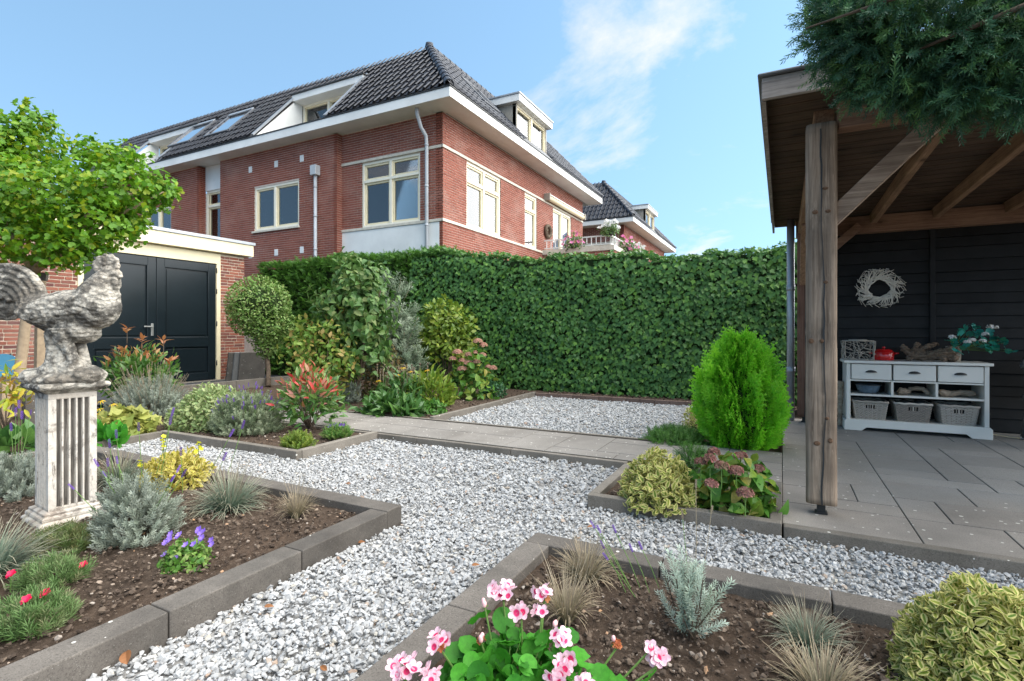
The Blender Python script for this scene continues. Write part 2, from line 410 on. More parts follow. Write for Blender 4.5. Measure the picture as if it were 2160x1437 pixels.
def glassmat(name, tint, mixv):
    t = NT(name); g = t.node('ShaderNodeBsdfGlossy'); g.inputs['Roughness'].default_value = 0.02; g.inputs['Color'].default_value = (1, 1, 1, 1)
    tr = t.node('ShaderNodeBsdfTransparent'); tr.inputs['Color'].default_value = lin(tint)
    fr = t.node('ShaderNodeFresnel'); fr.inputs['IOR'].default_value = 1.5
    f = t.math('ADD', t.math('MULTIPLY', fr.outputs[0], 1.3), mixv, True)
    mx = t.node('ShaderNodeMixShader'); t.link(f, mx.inputs[0]); t.link(tr.outputs[0], mx.inputs[1]); t.link(g.outputs[0], mx.inputs[2])
    t.link(mx.outputs[0], t.out.inputs[0]); return t.m
m_glass = glassmat('window_glass', (0.9, 0.92, 0.91), 0.05)
m_glassdark = glassmat('roof_window_glass', (0.6, 0.65, 0.68), 0.75)
m_navy = plain('dark_blue_door_paint', (0.009, 0.0145, 0.018), 0.25, 0.28, 0.12, 2.5, 0.05, bscale=90)
m_steel = plain('brushed_steel', (0.55, 0.55, 0.53), 0.35, 0.5, 0.05, 20, metal=0.9)
m_dark = plain('dark_iron', (0.03, 0.03, 0.03), 0.5, 0.4)

# ================================================================= THE SETTING
UNIT = (np.array([(-.5,-.5,-.5),(.5,-.5,-.5),(.5,.5,-.5),(-.5,.5,-.5),(-.5,-.5,.5),(.5,-.5,.5),(.5,.5,.5),(-.5,.5,.5)], float),
        tri([[0,3,2,1],[4,5,6,7],[0,1,5,4],[1,2,6,5],[2,3,7,6],[3,0,4,7]]), np.zeros(8))
def bevel_box(e):                                      # a box with chamfered top edges, unit size
    a = .5 - e
    V = [(-.5,-.5,-.5),(.5,-.5,-.5),(.5,.5,-.5),(-.5,.5,-.5),(-.5,-.5,.5-e),(.5,-.5,.5-e),(.5,.5,.5-e),(-.5,.5,.5-e),(-a,-a,.5),(a,-a,.5),(a,a,.5),(-a,a,.5)]
    F = [[0,3,2,1],[0,1,5,4],[1,2,6,5],[2,3,7,6],[3,0,4,7],[4,5,9,8],[5,6,10,9],[6,7,11,10],[7,4,8,11],[8,9,10,11]]
    return np.array(V, float), tri(F), np.zeros(12)

m_earth = plain('bare_earth', (0.09, 0.07, 0.05), 0.95, 0.1, 0.3, 0.6)
g = B().add([(-300,-300,-0.06),(300,-300,-0.06),(300,300,-0.06),(-300,300,-0.06)], [[0,1,2,3]]).build('ground', m_earth); tag(g, kind='structure')

# ---- soil of the planting beds
def soil(x0, x1, y0, y1, z, res, amp, name='soil_bed'):
    nx, ny = max(2, int((x1-x0)/res)), max(2, int((y1-y0)/res))
    xs = np.linspace(x0, x1, nx+1); ys = np.linspace(y0, y1, ny+1)
    V = np.array([(x, y, z + amp*(mnoise.fractal(Vector((x*6, y*6, 0.3)), 0.9, 2.1, 4)*0.8 + mnoise.noise(Vector((x*28, y*28, 3)))*0.45)) for y in ys for x in xs])
    i = np.arange(nx*ny); r = (i // nx)*(nx+1) + i % nx
    F = np.stack([r, r+1, r+nx+2, r+nx+1], 1)
    o = mesh_obj(name, new_mesh(name, V, F, smooth=True), m_soil); o['kind'] = 'structure'; return o
soil(-5.52, -2.0, -0.9, 2.20, 0.062, 0.022, 0.018)
soil(-0.95, 2.4, -0.4, 2.19, 0.062, 0.02, 0.02)
soil(-1.0, -0.05, 3.09, 3.86, 0.05, 0.03, 0.014)
soil(-8.2, -5.5, -1.2, 4.0, 0.04, 0.06, 0.016); soil(-5.52, -3.63, 3.08, 4.0, 0.045, 0.035, 0.016)
soil(-8.7, -3.67, 4.99, 8.5, 0.045, 0.06, 0.018)
soil(-3.7, 0.4, 7.86, 8.6, 0.04, 0.06, 0.015)
soil(-0.98, -0.02, 4.98, 6.9, 0.04, 0.05, 0.014)

def rock(seed, sq=0.5, jit=0.36):
    r = np.random.default_rng(seed); t = (1+5**.5)/2
    V = np.array([(-1,t,0),(1,t,0),(-1,-t,0),(1,-t,0),(0,-1,t),(0,1,t),(0,-1,-t),(0,1,-t),(t,0,-1),(t,0,1),(-t,0,-1),(-t,0,1)], float)
    V /= np.linalg.norm(V[0]); V *= (1 + r.uniform(-jit, jit, (12, 1))); V += r.uniform(-.2, .2, (12, 3)); V[:, 2] *= sq; V[:, 1] *= r.uniform(.55, .9)
    F = np.array([(0,11,5),(0,5,1),(0,1,7),(0,7,10),(0,10,11),(1,5,9),(5,11,4),(11,10,2),(10,7,6),(7,1,8),(3,9,4),(3,4,2),(3,2,6),(3,6,8),(3,8,9),(4,9,5),(2,4,11),(6,2,10),(8,6,7),(9,8,1)], np.int32)
    return V, F, np.zeros(12)
ROCKS = [rock(i) for i in range(10)]
def rand_mats(P, S, tilt=0.5):
    N = len(P); a = rng.uniform(0, 2*np.pi, N)
    Y = np.stack([np.cos(a), np.sin(a), rng.uniform(-tilt, tilt, N)], 1)
    Z = np.stack([rng.uniform(-tilt, tilt, N), rng.uniform(-tilt, tilt, N), np.ones(N)], 1)
    return frames(P, Y, Z, S)
def clods(x0, x1, y0, y1, z, n, s0, s1, name, label):
    P = np.stack([rng.uniform(x0, x1, n), rng.uniform(y0, y1, n), np.full(n, z)], 1)
    S = rng.uniform(0, 1, n)**2.5*(s1-s0)+s0
    P[:, 2] += rng.uniform(-.3, .5, n)*S
    me = join_np(name, ROCKS, rand_mats(P, S), rng.integers(0, 10, n), rng.random(n), False)
    tag(mesh_obj(name, me, m_clod), label, 'soil', kind='stuff')
clods(-5.0, -2.03, 0.3, 2.17, 0.072, 13000, 0.0028, 0.0135, 'soil_crumbs', 'brown crumbly soil and small pebbles in the bed round the rooster pedestal')
clods(-0.92, 1.4, 0.9, 2.16, 0.072, 11000, 0.0028, 0.013, 'soil_crumbs', 'brown crumbly soil in the nearest bed with the pink geranium')
clods(-0.98, -0.07, 3.1, 3.84, 0.06, 900, 0.004, 0.016, 'soil_crumbs', 'dark soil crumbs in the small bed under the hydrangea')
clods(-5.5, -3.65, 3.1, 3.98, 0.055, 1200, 0.004, 0.018, 'soil_crumbs', 'dark soil crumbs under the red tipped photinia')
clods(-5.2, -3.7, 5.0, 8.1, 0.055, 1100, 0.005, 0.022, 'soil_crumbs', 'dry brown soil crumbs beside the far gravel square')
clods(-3.7, 0.2, 7.86, 8.4, 0.05, 700, 0.006, 0.03, 'leaf_litter', 'brown litter and crumbs along the foot of the ivy hedge')

# ---- white gravel
GR = [(-1.89, -1.05, 0.35, 2.31, 6800), (-5.5, 2.6, 2.31, 3.04, 5000), (-3.57, -1.06, 3.04, 4.0, 2600), (-3.62, -0.97, 4.97, 7.8, 1900)]
gb = B()
for x0, x1, y0, y1, d in [(-1.89,-1.05,-1.5,2.31,0), (-5.5,4.5,2.31,3.04,0), (-3.57,-1.06,3.04,4.0,0), (-3.62,-0.97,4.97,7.8,0)]:
    gb.add([(x0,y0,-0.004),(x1,y0,-0.004),(x1,y1,-0.004),(x0,y1,-0.004)], [[0,1,2,3]])
m_gbase = plain('gravel_fines', (0.3, 0.295, 0.285), 0.9, 0.1, 0.3, 60, 0.6)
tag(gb.build('gravel_base', m_gbase), kind='structure')
Ps, Ss = [], []
for x0, x1, y0, y1, d in GR:
    n = int((x1-x0)*(y1-y0)*d)
    P = np.stack([rng.uniform(x0, x1, n), rng.uniform(y0, y1, n), rng.uniform(0.0, 0.022, n)], 1)
    P[:, 2] += 0.012*np.array([mnoise.noise(Vector((p[0]*2.2, p[1]*2.2, 1))) for p in P])
    S = rng.lognormal(math.log(0.0098), 0.3, n); S = np.clip(S, 0.005, 0.021)
    if y0 > 3.03: S *= 1.2
    if y0 > 4.5: S *= 1.15
    Ps.append(P); Ss.append(S)
P = np.concatenate(Ps); S = np.concatenate(Ss)
gme = join_np('gravel', ROCKS, rand_mats(P, S, 0.75), rng.integers(0, 10, len(P)), rng.random(len(P)), False)
tag(mesh_obj('gravel', gme, m_gravel), 'white and grey crushed stone gravel between the beds', 'gravel', kind='stuff')

# ---- kerbs: every stone a piece
def kerb_run(parent, p, q, w, z0, z1, length, mat, side):
    """row of stones from p to q; w grows to the left (side=1) or right (-1) of the run"""
    p, q = Vector((p[0], p[1], 0)), Vector((q[0], q[1], 0)); d = q - p; L = d.length; d.normalize()
    nrm = Vector((-d.y, d.x, 0)) * side; n = max(1, round(L/length)); l = L/n
    for i in range(n):
        c = p + d*(i+.5)*l + nrm*w/2; c.z = (z0+z1)/2 + random.uniform(-.002, .002)
        b = B().box(-(l-.005)/2, (l-.005)/2, -w/2, w/2, -(z1-z0)/2, (z1-z0)/2)
        b.build('kerb_stone', mat, parent, bevel=0.005, matrix=Matrix.Translation(c) @ Matrix.Rotation(math.atan2(d.y, d.x)+random.uniform(-.002,.002), 4, 'Z'))
m_edge = stone_speck('dull_brick_edging', (0.12, 0.08, 0.065), (0.2, 0.14, 0.115), 8, 0.04, rnd_amt=.3)
k = struct('kerb', (-1.95, 2.2, 0))
kerb_run(k, (-1.89, -1.2), (-1.89, 2.19), .12, -.05, .11, .58, m_kerb, 1); kerb_run(k, (-1.89, 2.19), (-5.5, 2.19), .12, -.05, .111, .6, m_kerb, -1)
k = struct('kerb', (-1.0, 2.2, 0))
kerb_run(k, (-1.06, -1.0), (-1.06, 2.18), .12, -.05, .11, .7, m_kerb, -1); kerb_run(k, (-1.06, 2.18), (2.6, 2.18), .12, -.05, .111, .58, m_kerb, 1)
k = struct('kerb', (-3.6, 3.0, 0))
kerb_run(k, (-5.55, 3.02), (-3.58, 3.02), .06, -.05, .085, 1.0, m_kerb2, 1); kerb_run(k, (-3.58, 3.08), (-3.58, 4.0), .06, -.05, .084, 1.0, m_kerb2, 1)
kerb_run(k, (-5.49, 0.2), (-5.49, 3.02), .06, -.05, .084, 1.0, m_kerb2, 1)
k = struct('kerb', (-1.0, 3.04, 0))
kerb_run(k, (-1.06, 3.04), (-0.0, 3.04), .06, -.05, .085, 1.0, m_kerb2, 1); kerb_run(k, (-1.06, 3.10), (-1.06, 3.9), .06, -.05, .084, 0.8, m_kerb2, -1)
kerb_run(k, (-0.06, 3.10), (-0.06, 3.9), .06, -.05, .083, 0.8, m_kerb2, -1)
k = struct('kerb', (0.0, 3.04, 0))
kerb_run(k, (0.004, 3.04), (4.2, 3.04), .06, -.05, .074, 1.0, m_kerb2, 1)
k = struct('kerb', (-3.6, 5.0, 0))
kerb_run(k, (-8.2, 4.0), (-1.07, 4.0), .05, -.05, .066, 1.0, m_kerb2, 1); kerb_run(k, (-8.2, 4.93), (-0.98, 4.93), .05, -.05, .066, 1.0, m_kerb2, 1)
k = struct('kerb', (-3.6, 7.8, 0))
kerb_run(k, (-3.62, 4.99), (-3.62, 7.86), .055, -.05, .085, 1.0, m_kerb2, 1); kerb_run(k, (-3.61, 7.8), (-0.6, 7.8), .06, -.05, .075, .21, m_edge, 1)
kerb_run(k, (-0.98, 4.99), (-0.98, 7.8), .05, -.05, .06, 1.0, m_kerb2, -1)
k = struct('kerb', (-8.6, 8.0, 0)); kerb_run(k, (-8.7, 5.0), (-8.7, 8.1), .08, -.05, .2, 1.0, m_kerb2, 1)

# ---- paving, each slab a piece
def pave(parent, x0, y0, nx, ny, z, sizes, matf, seed):
    r = random.Random(seed); occ = [[False]*ny for _ in range(nx)]; cell = .2; cache = {}
    for j in range(ny):
        for i in range(nx):
            if occ[i][j]: continue
            opts = sizes[:]; r.shuffle(opts)
            for a, b in opts + [(1, 1)]:
                if i+a <= nx and j+b <= ny and all(not occ[i+p][j+q] for p in range(a) for q in range(b)): break
            for p in range(a):
                for q in range(b): occ[i+p][j+q] = True
            w, h = a*cell-.005, b*cell-.011
            c = Vector((x0+(i+a/2)*cell, y0+(j+b/2)*cell, z-.025+r.uniform(-.0008, .0008)))
            mt = matf(c, r)
            if (a, b, mt.name) not in cache:
                e = .0025; V, F, U = bevel_box(.001)
                V = V*np.array([w, h, .05]); V[8:, :2] = np.sign(V[8:, :2])*(np.array([w, h])/2-e); V[4:8, 2] = .025-e
                cache[(a, b, mt.name)] = new_mesh('paving_slab', V, F, U, U); cache[(a, b, mt.name)].materials.append(mt)
            o = bpy.data.objects.new('paving_slab', cache[(a, b, mt.name)]); COL.objects.link(o)
            o.matrix_basis = Matrix.Translation(c) @ Matrix.Rotation(r.uniform(-.001,.001), 4, 'X') @ Matrix.Rotation(r.uniform(-.001,.001), 4, 'Y'); adopt(o, parent)
SZ = [(3,2),(3,2),(2,2),(2,1),(3,1),(2,3),(1,2)]
pt = struct('path', (-4, 4.5, 0))
pave(pt, -8.2, 4.055, 36, 4, .07, [(3,2),(2,2),(3,1),(2,1),(3,2),(2,3)], lambda c, r: m_slab, 3)
tag(B().box(-8.2, -1.0, 4.05, 4.93, -.05, .0662).build('joint_bed', m_joint, pt))
pa = struct('patio', (2, 5, 0))
pave(pa, 0.0, 3.105, 20, 19, .07, SZ, lambda c, r: m_patio, 11)
pave(pa, -1.0, 3.905, 5, 5, .07, [(3,2),(2,2),(2,1),(3,1)], lambda c, r: m_patio, 5)
tag(B().box(0.0, 4.0, 3.10, 6.95, -.05, .0662).box(-1.0, 0.0, 3.9, 4.93, -.05, .0664).build('joint_bed', m_joint, pa))
dr = B().add([(-11.5,-3,.03),(-8.7,-3,.03),(-8.7,9,.03),(-11.5,9,.03)], [[0,1,2,3]]).add([(-8.7,4.0,.031),(-8.2,4.0,.031),(-8.2,8.0,.031),(-8.7,8.0,.031)], [[0,1,2,3]]).build('driveway', m_drive); tag(dr, kind='structure')

# ================================================================= BUILDINGS
def wall_cells(b, O, u, n, W, z0, z1, holes, thick):
    us = sorted({0, W, *[h[0] for h in holes], *[h[1] for h in holes]}); zs = sorted({z0, z1, *[h[2] for h in holes], *[h[3] for h in holes]})
    us = [x for x in us if 0 <= x <= W]; zs = [z for z in zs if z0 <= z <= z1]
    for a, c in zip(us, us[1:]):
        for e, f in zip(zs, zs[1:]):
            mu, mz = (a+c)/2, (e+f)/2
            if any(h[0] < mu < h[1] and h[2] < mz < h[3] for h in holes): continue
            vs = []
            for z in (e, f):
                for uu, w in ((a, 0), (c, 0), (c, -thick), (a, -thick)):
                    p = O + u*uu + n*w; vs.append((p.x, p.y, z))
            b.add(vs, [[0,1,2,3],[7,6,5,4],[0,4,5,1],[1,5,6,2],[2,6,7,3],[3,7,4,0]])
def brick_mats(O, u, n, W, z0, z1, holes, course=.0625, L=.21, joint=.0135, proud=.006, rough=0.0, headers=0.0):
    Ms = []; k = 0; z = z0
    while z + course <= z1 + 1e-6:
        zc = z + course/2; cuts = sorted((h[0], h[1]) for h in holes if h[2] - .02 < zc < h[3] + .02)
        spans, s = [], 0.0
        for a, c in cuts:
            if a > s: spans.append((s, a))
            s = max(s, c)
        if s < W: spans.append((s, W))
        for a, c in spans:
            x = a; first = True
            while x < c - .015:
                l = L if random.random() > headers else L/2-.005
                if first: l = random.choice((.05, .1, .155, .21)) if headers else (.21, .1)[k % 2]; first = False
                l = min(l, c - x)
                jr = random.uniform(-rough, rough)
                p = O + u*(x + l/2) + n*(proud/2 - .008)
                d = .03 + random.uniform(-.003, .003)*(1 if rough == 0 else 2)
                hh = course - joint - abs(jr)
                M = np.eye(4); M[:3, 0] = np.array(n)*d; M[:3, 1] = np.array(u)*l; M[:3, 2] = (0, 0, hh); M[:3, 3] = (p.x, p.y, zc + jr*.5)
                if rough: 
                    a_ = random.uniform(-.025, .025); ca, sa = math.cos(a_), math.sin(a_); v1 = M[:3, 1]*ca + np.array((0, 0, l))*sa; M[:3, 1] = v1
                Ms.append(M); x += l + joint
        z += course; k += 1
    return Ms

def local_box(b, O, u, n, u0, u1, w0, w1, z0, z1):
    vs = []
    for z in (z0, z1):
        for uu, w in ((u0, w0), (u1, w0), (u1, w1), (u0, w1)):
            p = O + u*uu + n*w; vs.append((p.x, p.y, z))
    b.add(vs, [[0,1,2,3],[7,6,5,4],[0,4,5,1],[1,5,6,2],[2,6,7,3],[3,7,4,0]])
def window(parent, O, u, n, u0, u1, z0, z1, cols, transom=None, mat=None, name='window', sash_top=True, curtain=None, sill=False, sash=m_cream, part_curt=None):
    """frame with posts; each light has a sash and a pane; cols = fractions where posts stand"""
    mat = mat or m_creamlight; f = .065; back = -.07
    fr = B(); L = lambda b, *a: local_box(b, O, u, n, *a)
    L(fr, u0, u1, back-.06, back+.05, z0, z0+f); L(fr, u0, u1, back-.06, back+.05, z1-f, z1)
    L(fr, u0, u0+f, back-.06, back+.05, z0+f, z1-f); L(fr, u1-f, u1, back-.06, back+.05, z0+f, z1-f)
    edges = [u0+f] + [u0+(u1-u0)*c for c in cols] + [u1-f]
    for c in edges[1:-1]: L(fr, c-.04, c+.04, back-.06, back+.055, z0+f, z1-f)
    if transom: L(fr, u0+f, u1-f, back-.06, back+.06, transom-.035, transom+.035)
    w = fr.build(name, mat, parent, bevel=.004)
    for i in range(len(edges)-1):
        a = edges[i] + (.04 if i else 0); c = edges[i+1] - (.04 if i < len(edges)-2 else 0)
        rows = [(z0+f, (transom-.035) if transom else z1-f)] + ([(transom+.035, z1-f)] if transom else [])
        for (za, zb) in rows:
            sb = B(); s = .05
            L(sb, a, c, back-.05, back+.02, za, za+s); L(sb, a, c, back-.05, back+.02, zb-s, zb); L(sb, a, a+s, back-.05, back+.02, za+s, zb-s); L(sb, c-s, c, back-.05, back+.02, za+s, zb-s)
            sb.build('sash', sash, w, bevel=.003)
            pb = B(); L(pb, a+s, c-s, back-.022, back-.014, za+s, zb-s); pb.build('pane', m_glass, w)
    if curtain is not None:
        cb = B()
        for (ca, cc) in (part_curt or [(u0+f, u1-f)]):
            k = max(2, int((cc-ca)/.05)); pts = []
            for q in range(k+1): pts.append((ca+(cc-ca)*q/k, back-.14+.018*math.sin(q*1.9)))
            for (a1, w1), (a2, w2) in zip(pts, pts[1:]):
                p1 = O+u*a1+n*w1; p2 = O+u*a2+n*w2
                cb.add([(p1.x,p1.y,z0+f),(p2.x,p2.y,z0+f),(p2.x,p2.y,z1-f),(p1.x,p1.y,z1-f)], [[0,1,2,3]])
        cb.build('curtain', curtain, w)
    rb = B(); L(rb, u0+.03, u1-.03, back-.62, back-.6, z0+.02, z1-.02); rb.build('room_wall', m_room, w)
    if sill:
        sb = B(); L(sb, u0-.06, u1+.03, -.08, .06, z0-.06, z0-.004); sb.build('sill', m_stoneband, w, bevel=.004)
    return w

def tile_shape():
    W, Ln = .222, .40; xs = np.linspace(-.5, .5, 9); prof = [.004, .0, .0, .0, .004, .03, .056, .062, .04]
    V = []
    for y, dz in ((0.0, .028), (Ln, .0)):
        for x, p in zip(xs, prof): V.append((x*W, y, p + dz))
    for x, p in zip(xs, prof): V.append((x*W, 0.0, p + .008))
    F = [[i, i+1, 9+i+1, 9+i] for i in range(8)] + [[18+i, 18+i+1, i+1, i] for i in range(8)]
    return np.array(V), tri(F), np.zeros(27)
TILE = tile_shape()
def ridge_shape():
    V, F = [], []; n = 7
    for y, r in ((0, .115), (.33, .095)):
        for k in range(n): a = math.pi*k/(n-1)*1.1-.15; V.append((math.cos(a)*r, y, math.sin(a)*r))
    for k in range(n): a = math.pi*k/(n-1)*1.1-.15; V.append((math.cos(a)*.095, 0, math.sin(a)*.095))
    F = [[k, k+1, n+k+1, n+k] for k in range(n-1)] + [[k+1, k, 2*n+k, 2*n+k+1] for k in range(n-1)]
    return np.array(V), tri(F), np.zeros(len(V))
RIDGE = ridge_shape()

Xv, Yv, Zv = Vector((1, 0, 0)), Vector((0, 1, 0)), Vector((0, 0, 1))
def build_house(ox, oy, label, near):
    W = lambda x, y, z=0.0: Vector((x+ox, y+oy, z))
    h = thing('brick_house', label, 'house', (-12+ox, 14+oy, 0))
    zS, zF, zT = 6.40, 6.60, 9.0; run, rise = 2.15, 2.40
    z0 = 1.9375; zl, zu = 3.75, 5.53                                # undersides of the two stone bands
    XR, YF, YW, YR = -7.27, 10.40, 10.22, 10.44; YB = 20.3
    # openings (u measured along each wall)
    hF = [(-9.85+10.56, -7.94+10.56, 3.81, 5.52)]
    hW = [(-13.9+15.5, -12.0+15.5, 4.05, 5.34)]
    hR = [(11.46-YF, 13.3-YF, 3.81, 5.52), (14.9-YF, 15.83-YF, 3.81, 5.52), (17.2-YF, 19.0-YF, 3.35, 5.52)]
    hN = [(15.5-16.58+1.08, 1.08, 2.6, 6.4)]
    XL = -24.0 if near else -12.0
    segs = [(W(-10.56, YF), Xv, -Yv, 3.29, hF + [(0, 3.2, 0, 3.75)], True), (W(XR, YF), Yv, Xv, YB-YF, hR, True)]
    if near:
        segs += [(W(-15.5, YW), Xv, -Yv, 4.94, hW, True), (W(-10.56, YW), Yv, Xv, .18, [], False), (W(-24, YW), Xv, -Yv, 7.42, [(4.4, 5.9, 3.6, 5.3)], True), (W(-16.58, YW), Yv, Xv, .22, [], False)]
    else: segs += [(W(-15.5, YW), Xv, -Yv, 4.94, [], True)]
    wb = B(); Ms = []
    for O, u, n, L, holes, big in segs:
        wall_cells(wb, O, u, n, L, 0, zS, holes, .2 if big else .12)
        Ms += brick_mats(O, u, n, L, z0, zS-.01, [hh for hh in holes])
    wall = wb.build('wall', m_mortar, h)
    scatter(wall, 'brick', [UNIT], np.array(Ms), m_brick, 300 if near else 0, rest='bricks', smooth=False)
    # stone bands
    bb = B()
    for z in (zl, zu):
        local_box(bb, W(-10.56, YF), Xv, -Yv, 0, 3.29, -.02, .035, z, z+.07); local_box(bb, W(XR, YF), Yv, Xv, -.035, YB-YF, -.02, .036, z, z+.07)
    bb.build('stone_band', m_stoneband, wall, bevel=.004)
    # white panel below the corner window, white panel of the stair strip
    pb = B(); local_box(pb, W(-10.56, YF), Xv, -Yv, .004, 3.19, -.05, .012, .3, zl-.002); pb.build('white_panel', m_white, h, bevel=.004)
    # windows
    window(h, W(-10.56, YF), Xv, -Yv, *hF[0], cols=[.5], transom=5.02, curtain=m_curtain2, part_curt=[(.8, 1.02), (2.42, 2.56)])
    window(h, W(XR, YF), Yv, Xv, *hR[0], cols=[.5], transom=5.02, curtain=m_curtain)
    window(h, W(XR, YF), Yv, Xv, *hR[1], cols=[], transom=5.02, curtain=m_curtain)
    window(h, W(XR, YF), Yv, Xv, *hR[2], cols=[.5], curtain=m_curtain, name='glazed_doors')
    if near:
        window(h, W(-15.5, YW), Xv, -Yv, *hW[0], cols=[.46], sill=True, curtain=m_curtain2, part_curt=[(2.5, 2.8), (1.68, 1.78)])
        window(h, W(-24, YW), Xv, -Yv, 4.4, 5.9, 3.6, 5.3, cols=[.5], curtain=m_curtain)
        window(h, W(-16.58, YR), Xv, -Yv, .02, 1.08, 3.0, 5.62, cols=[.0], transom=5.12, curtain=m_curtain2)
        pb = B(); local_box(pb, W(-16.58, YR), Xv, -Yv, 0, 1.08, -.1, .02, 5.62, zS); pb.build('white_panel', m_white, h, bevel=.004)
        vb = None
        for z in (5.82, 3.27):
            for x in (-14.07, -12.94, -11.89):
                vb = B(); local_box(vb, W(x, YW), Xv, -Yv, -.075, .075, -.03, .016, z, z+.185); vb.build('vent_tile', m_white, wall, bevel=.004)
        dp = B().tube([W(-11.28, 10.14, 5.35), W(-11.28, 10.14, 0)], .045, 12); dpo = dp.build('downpipe', m_pipe, h, smooth=True)
        B().box(-11.39+ox, -11.17+ox, 10.04+oy, 10.215+oy, 5.33, 5.6).build('hopper', m_pipe, dpo, bevel=.015)
        cb = B()
        for z in (5.0, 4.2, 3.3): cb.tube([W(-11.28, 10.14, z), W(-11.28, 10.14, z+.05)], .052, 12)
        cb.build('pipe_collar', m_pipe, dpo, smooth=True)
    dp = B().tube([W(-7.72, 9.98, zS), W(-7.72, 9.98, zS-.12), W(-7.70, 10.12, zS-.42), W(-7.68, 10.28, zS-.56), W(-7.68, 10.31, zS-.75), W(-7.68, 10.31, 0)], .045, 12)
    dpo = dp.build('downpipe', m_pipe, h, smooth=True)
    cb = B()
    for z in (5.6, 4.6, 3.65): cb.tube([W(-7.68, 10.31, z), W(-7.68, 10.31, z+.05)], .052, 12)
    cb.build('pipe_collar', m_pipe, dpo, smooth=True)
    # eaves
    XE, YE, YBE = -6.63, 9.76, 20.94
    eb = B().box(XL+ox, XR+ox+.02, YE+oy+.035, YR+oy+.1, zS, zS+.03).box(XR+ox+.02, XE+ox-.035, YE+oy+.035, YBE+oy-.035, zS, zS+.03)
    eb.build('soffit', m_white, h)
    fb = B().box(XL+ox, XE+ox, YE+oy, YE+oy+.035, zS-.02, zF).box(XE+ox-.035, XE+ox, YE+oy+.0352, YBE+oy, zS-.02, zF).box(XR+ox-1, XE+ox-.0352, YBE+oy-.035, YBE+oy, zS-.02, zF)
    fas = fb.build('eaves_fascia', m_white, h, bevel=.004)
    gb_ = B().box(XL+ox, XE+ox+.02, YE+oy-.02, YE+oy+.09, zF+.002, zF+.03).box(XE+ox-.09, XE+ox+.0202, YE+oy+.0902, YBE+oy+.02, zF+.002, zF+.03)
    gb_.build('gutter_edge', m_dark, fas, bevel=.004)
    # roof surface below the tiles
    rf = B(); sl = lambda s: zF + .02 + s*rise/run
    dorm = [(-13.4, -10.55), (-21.2, -18.2)] if near else []
    sd_ = (8.36 - zF)/(rise/run)
    cuts = [XL] + sorted(x for d in dorm for x in d) + [XE-run]
    for a, c in zip(cuts, cuts[1:]):
        s0 = sd_ if any(abs(a-d[0]) < 1e-6 for d in dorm) else 0.0
        rf.add([W(a, YE+s0, sl(s0)), W(c, YE+s0, sl(s0)), W(c, YE+run, sl(run)), W(a, YE+run, sl(run))], [[0,1,2,3]])
    rf.add([W(XE-run, YE, sl(0)), W(XE, YE, sl(0)), W(XE-run, YE+run, sl(run))], [[0,1,2]])
    rf.add([W(XE, YE, sl(0)), W(XE, YBE, sl(0)), W(XE-run, YBE-run, sl(run)), W(XE-run, YE+run, sl(run))], [[0,1,2,3]])
    rf.add([W(XL, YE+run, sl(run)), W(XE-run, YE+run, sl(run)), W(XE-run, YBE-run, sl(run)), W(XL, YBE-run, sl(run))], [[0,1,2,3]])
    rf.add([W(XE, YBE, sl(0)), W(XL, YBE, sl(0)), W(XL, YBE-run, sl(run)), W(XE-run, YBE-run, sl(run))], [[0,1,2,3]])
    roof = rf.build('roof', m_lead, h)
    slope = math.hypot(run, rise); P_, Yd_, Zd_ = [], [], []
    ex = slope/9
    sky_ = [(-18.35, -17.2, 10.33, 11.2), (-16.4, -15.2, 10.33, 11.2)]
    for r in range(9):
        s = r*ex*run/slope; sm = s + .18*run/slope; z = sl(s) + .02
        x = XE - .11
        while x > XL:
            if x + .06 < XE - sm and not any(d[0]-.1 < x < d[1]+.1 and s < sd_ for d in dorm) and not (near and any(a < x < c and e-.25 < YE+s < f for a, c, e, f in sky_)):
                P_.append((x+ox+random.uniform(-.004, .004), YE+s+oy, z+random.uniform(-.005, .005))); Yd_.append((random.uniform(-.03, .03), run, rise+random.uniform(-.03, .03))); Zd_.append((0, -rise, run))
            x -= .2155
        y = YE + .11
        while y < YBE - sm:
            if y > YE + sm + .06 and not (13.55 < y < 16.05 and z < 7.95) and not (12.05 < y < 13.0 and 7.1 < z+.1 < 8.1):
                P_.append((XE-s+ox, y+oy+random.uniform(-.004, .004), z+random.uniform(-.005, .005))); Yd_.append((-run, random.uniform(-.03, .03), rise+random.uniform(-.03, .03))); Zd_.append((rise, 0, run))
            y += .2155
    M = frames(np.array(P_), np.array(Yd_), np.array(Zd_), np.ones(len(P_)))
    # local x must run with the roll on the same side; keep as is
    scatter(roof, 'roof_tile', [TILE], M, m_tile, 300 if near else 0, rest='roof_tiles', smooth=False)
    P_, Yd_, Zd_ = [], [], []
    for sy, yy in ((1, YE), (-1, YBE)):
        nr = 12
        for i in range(nr):
            s = run*i/nr; P_.append((XE-s+ox-.02, yy+sy*s+oy, sl(s)+.035)); Yd_.append((-run, sy*run, rise)); Zd_.append((rise, -sy*rise, 2*run))
    y = YE + run
    while y < YBE - run: P_.append((XE-run+ox, y+oy, sl(run)+.01)); Yd_.append((0, 1, 0.03)); Zd_.append((0, 0, 1)); y += .3
    M = frames(np.array(P_), np.array(Yd_), np.array(Zd_), np.ones(len(P_)))
    scatter(roof, 'ridge_tile', [RIDGE], M, m_tile, 13 if near else 0, rest='ridge_tiles', smooth=False)
    B().tube([W(XE-run, YE+run, zT+.02), W(XE-run+.02, YE+run-.02, zT+.16)], [.13, .1], 10).build('hip_cap', m_tile, roof, smooth=True)
    # side dormer
    d0, d1, xf = 13.7, 15.9, -6.95
    zt = 7.82; xs = XE - (zt - zF)*run/rise
    cb = B()
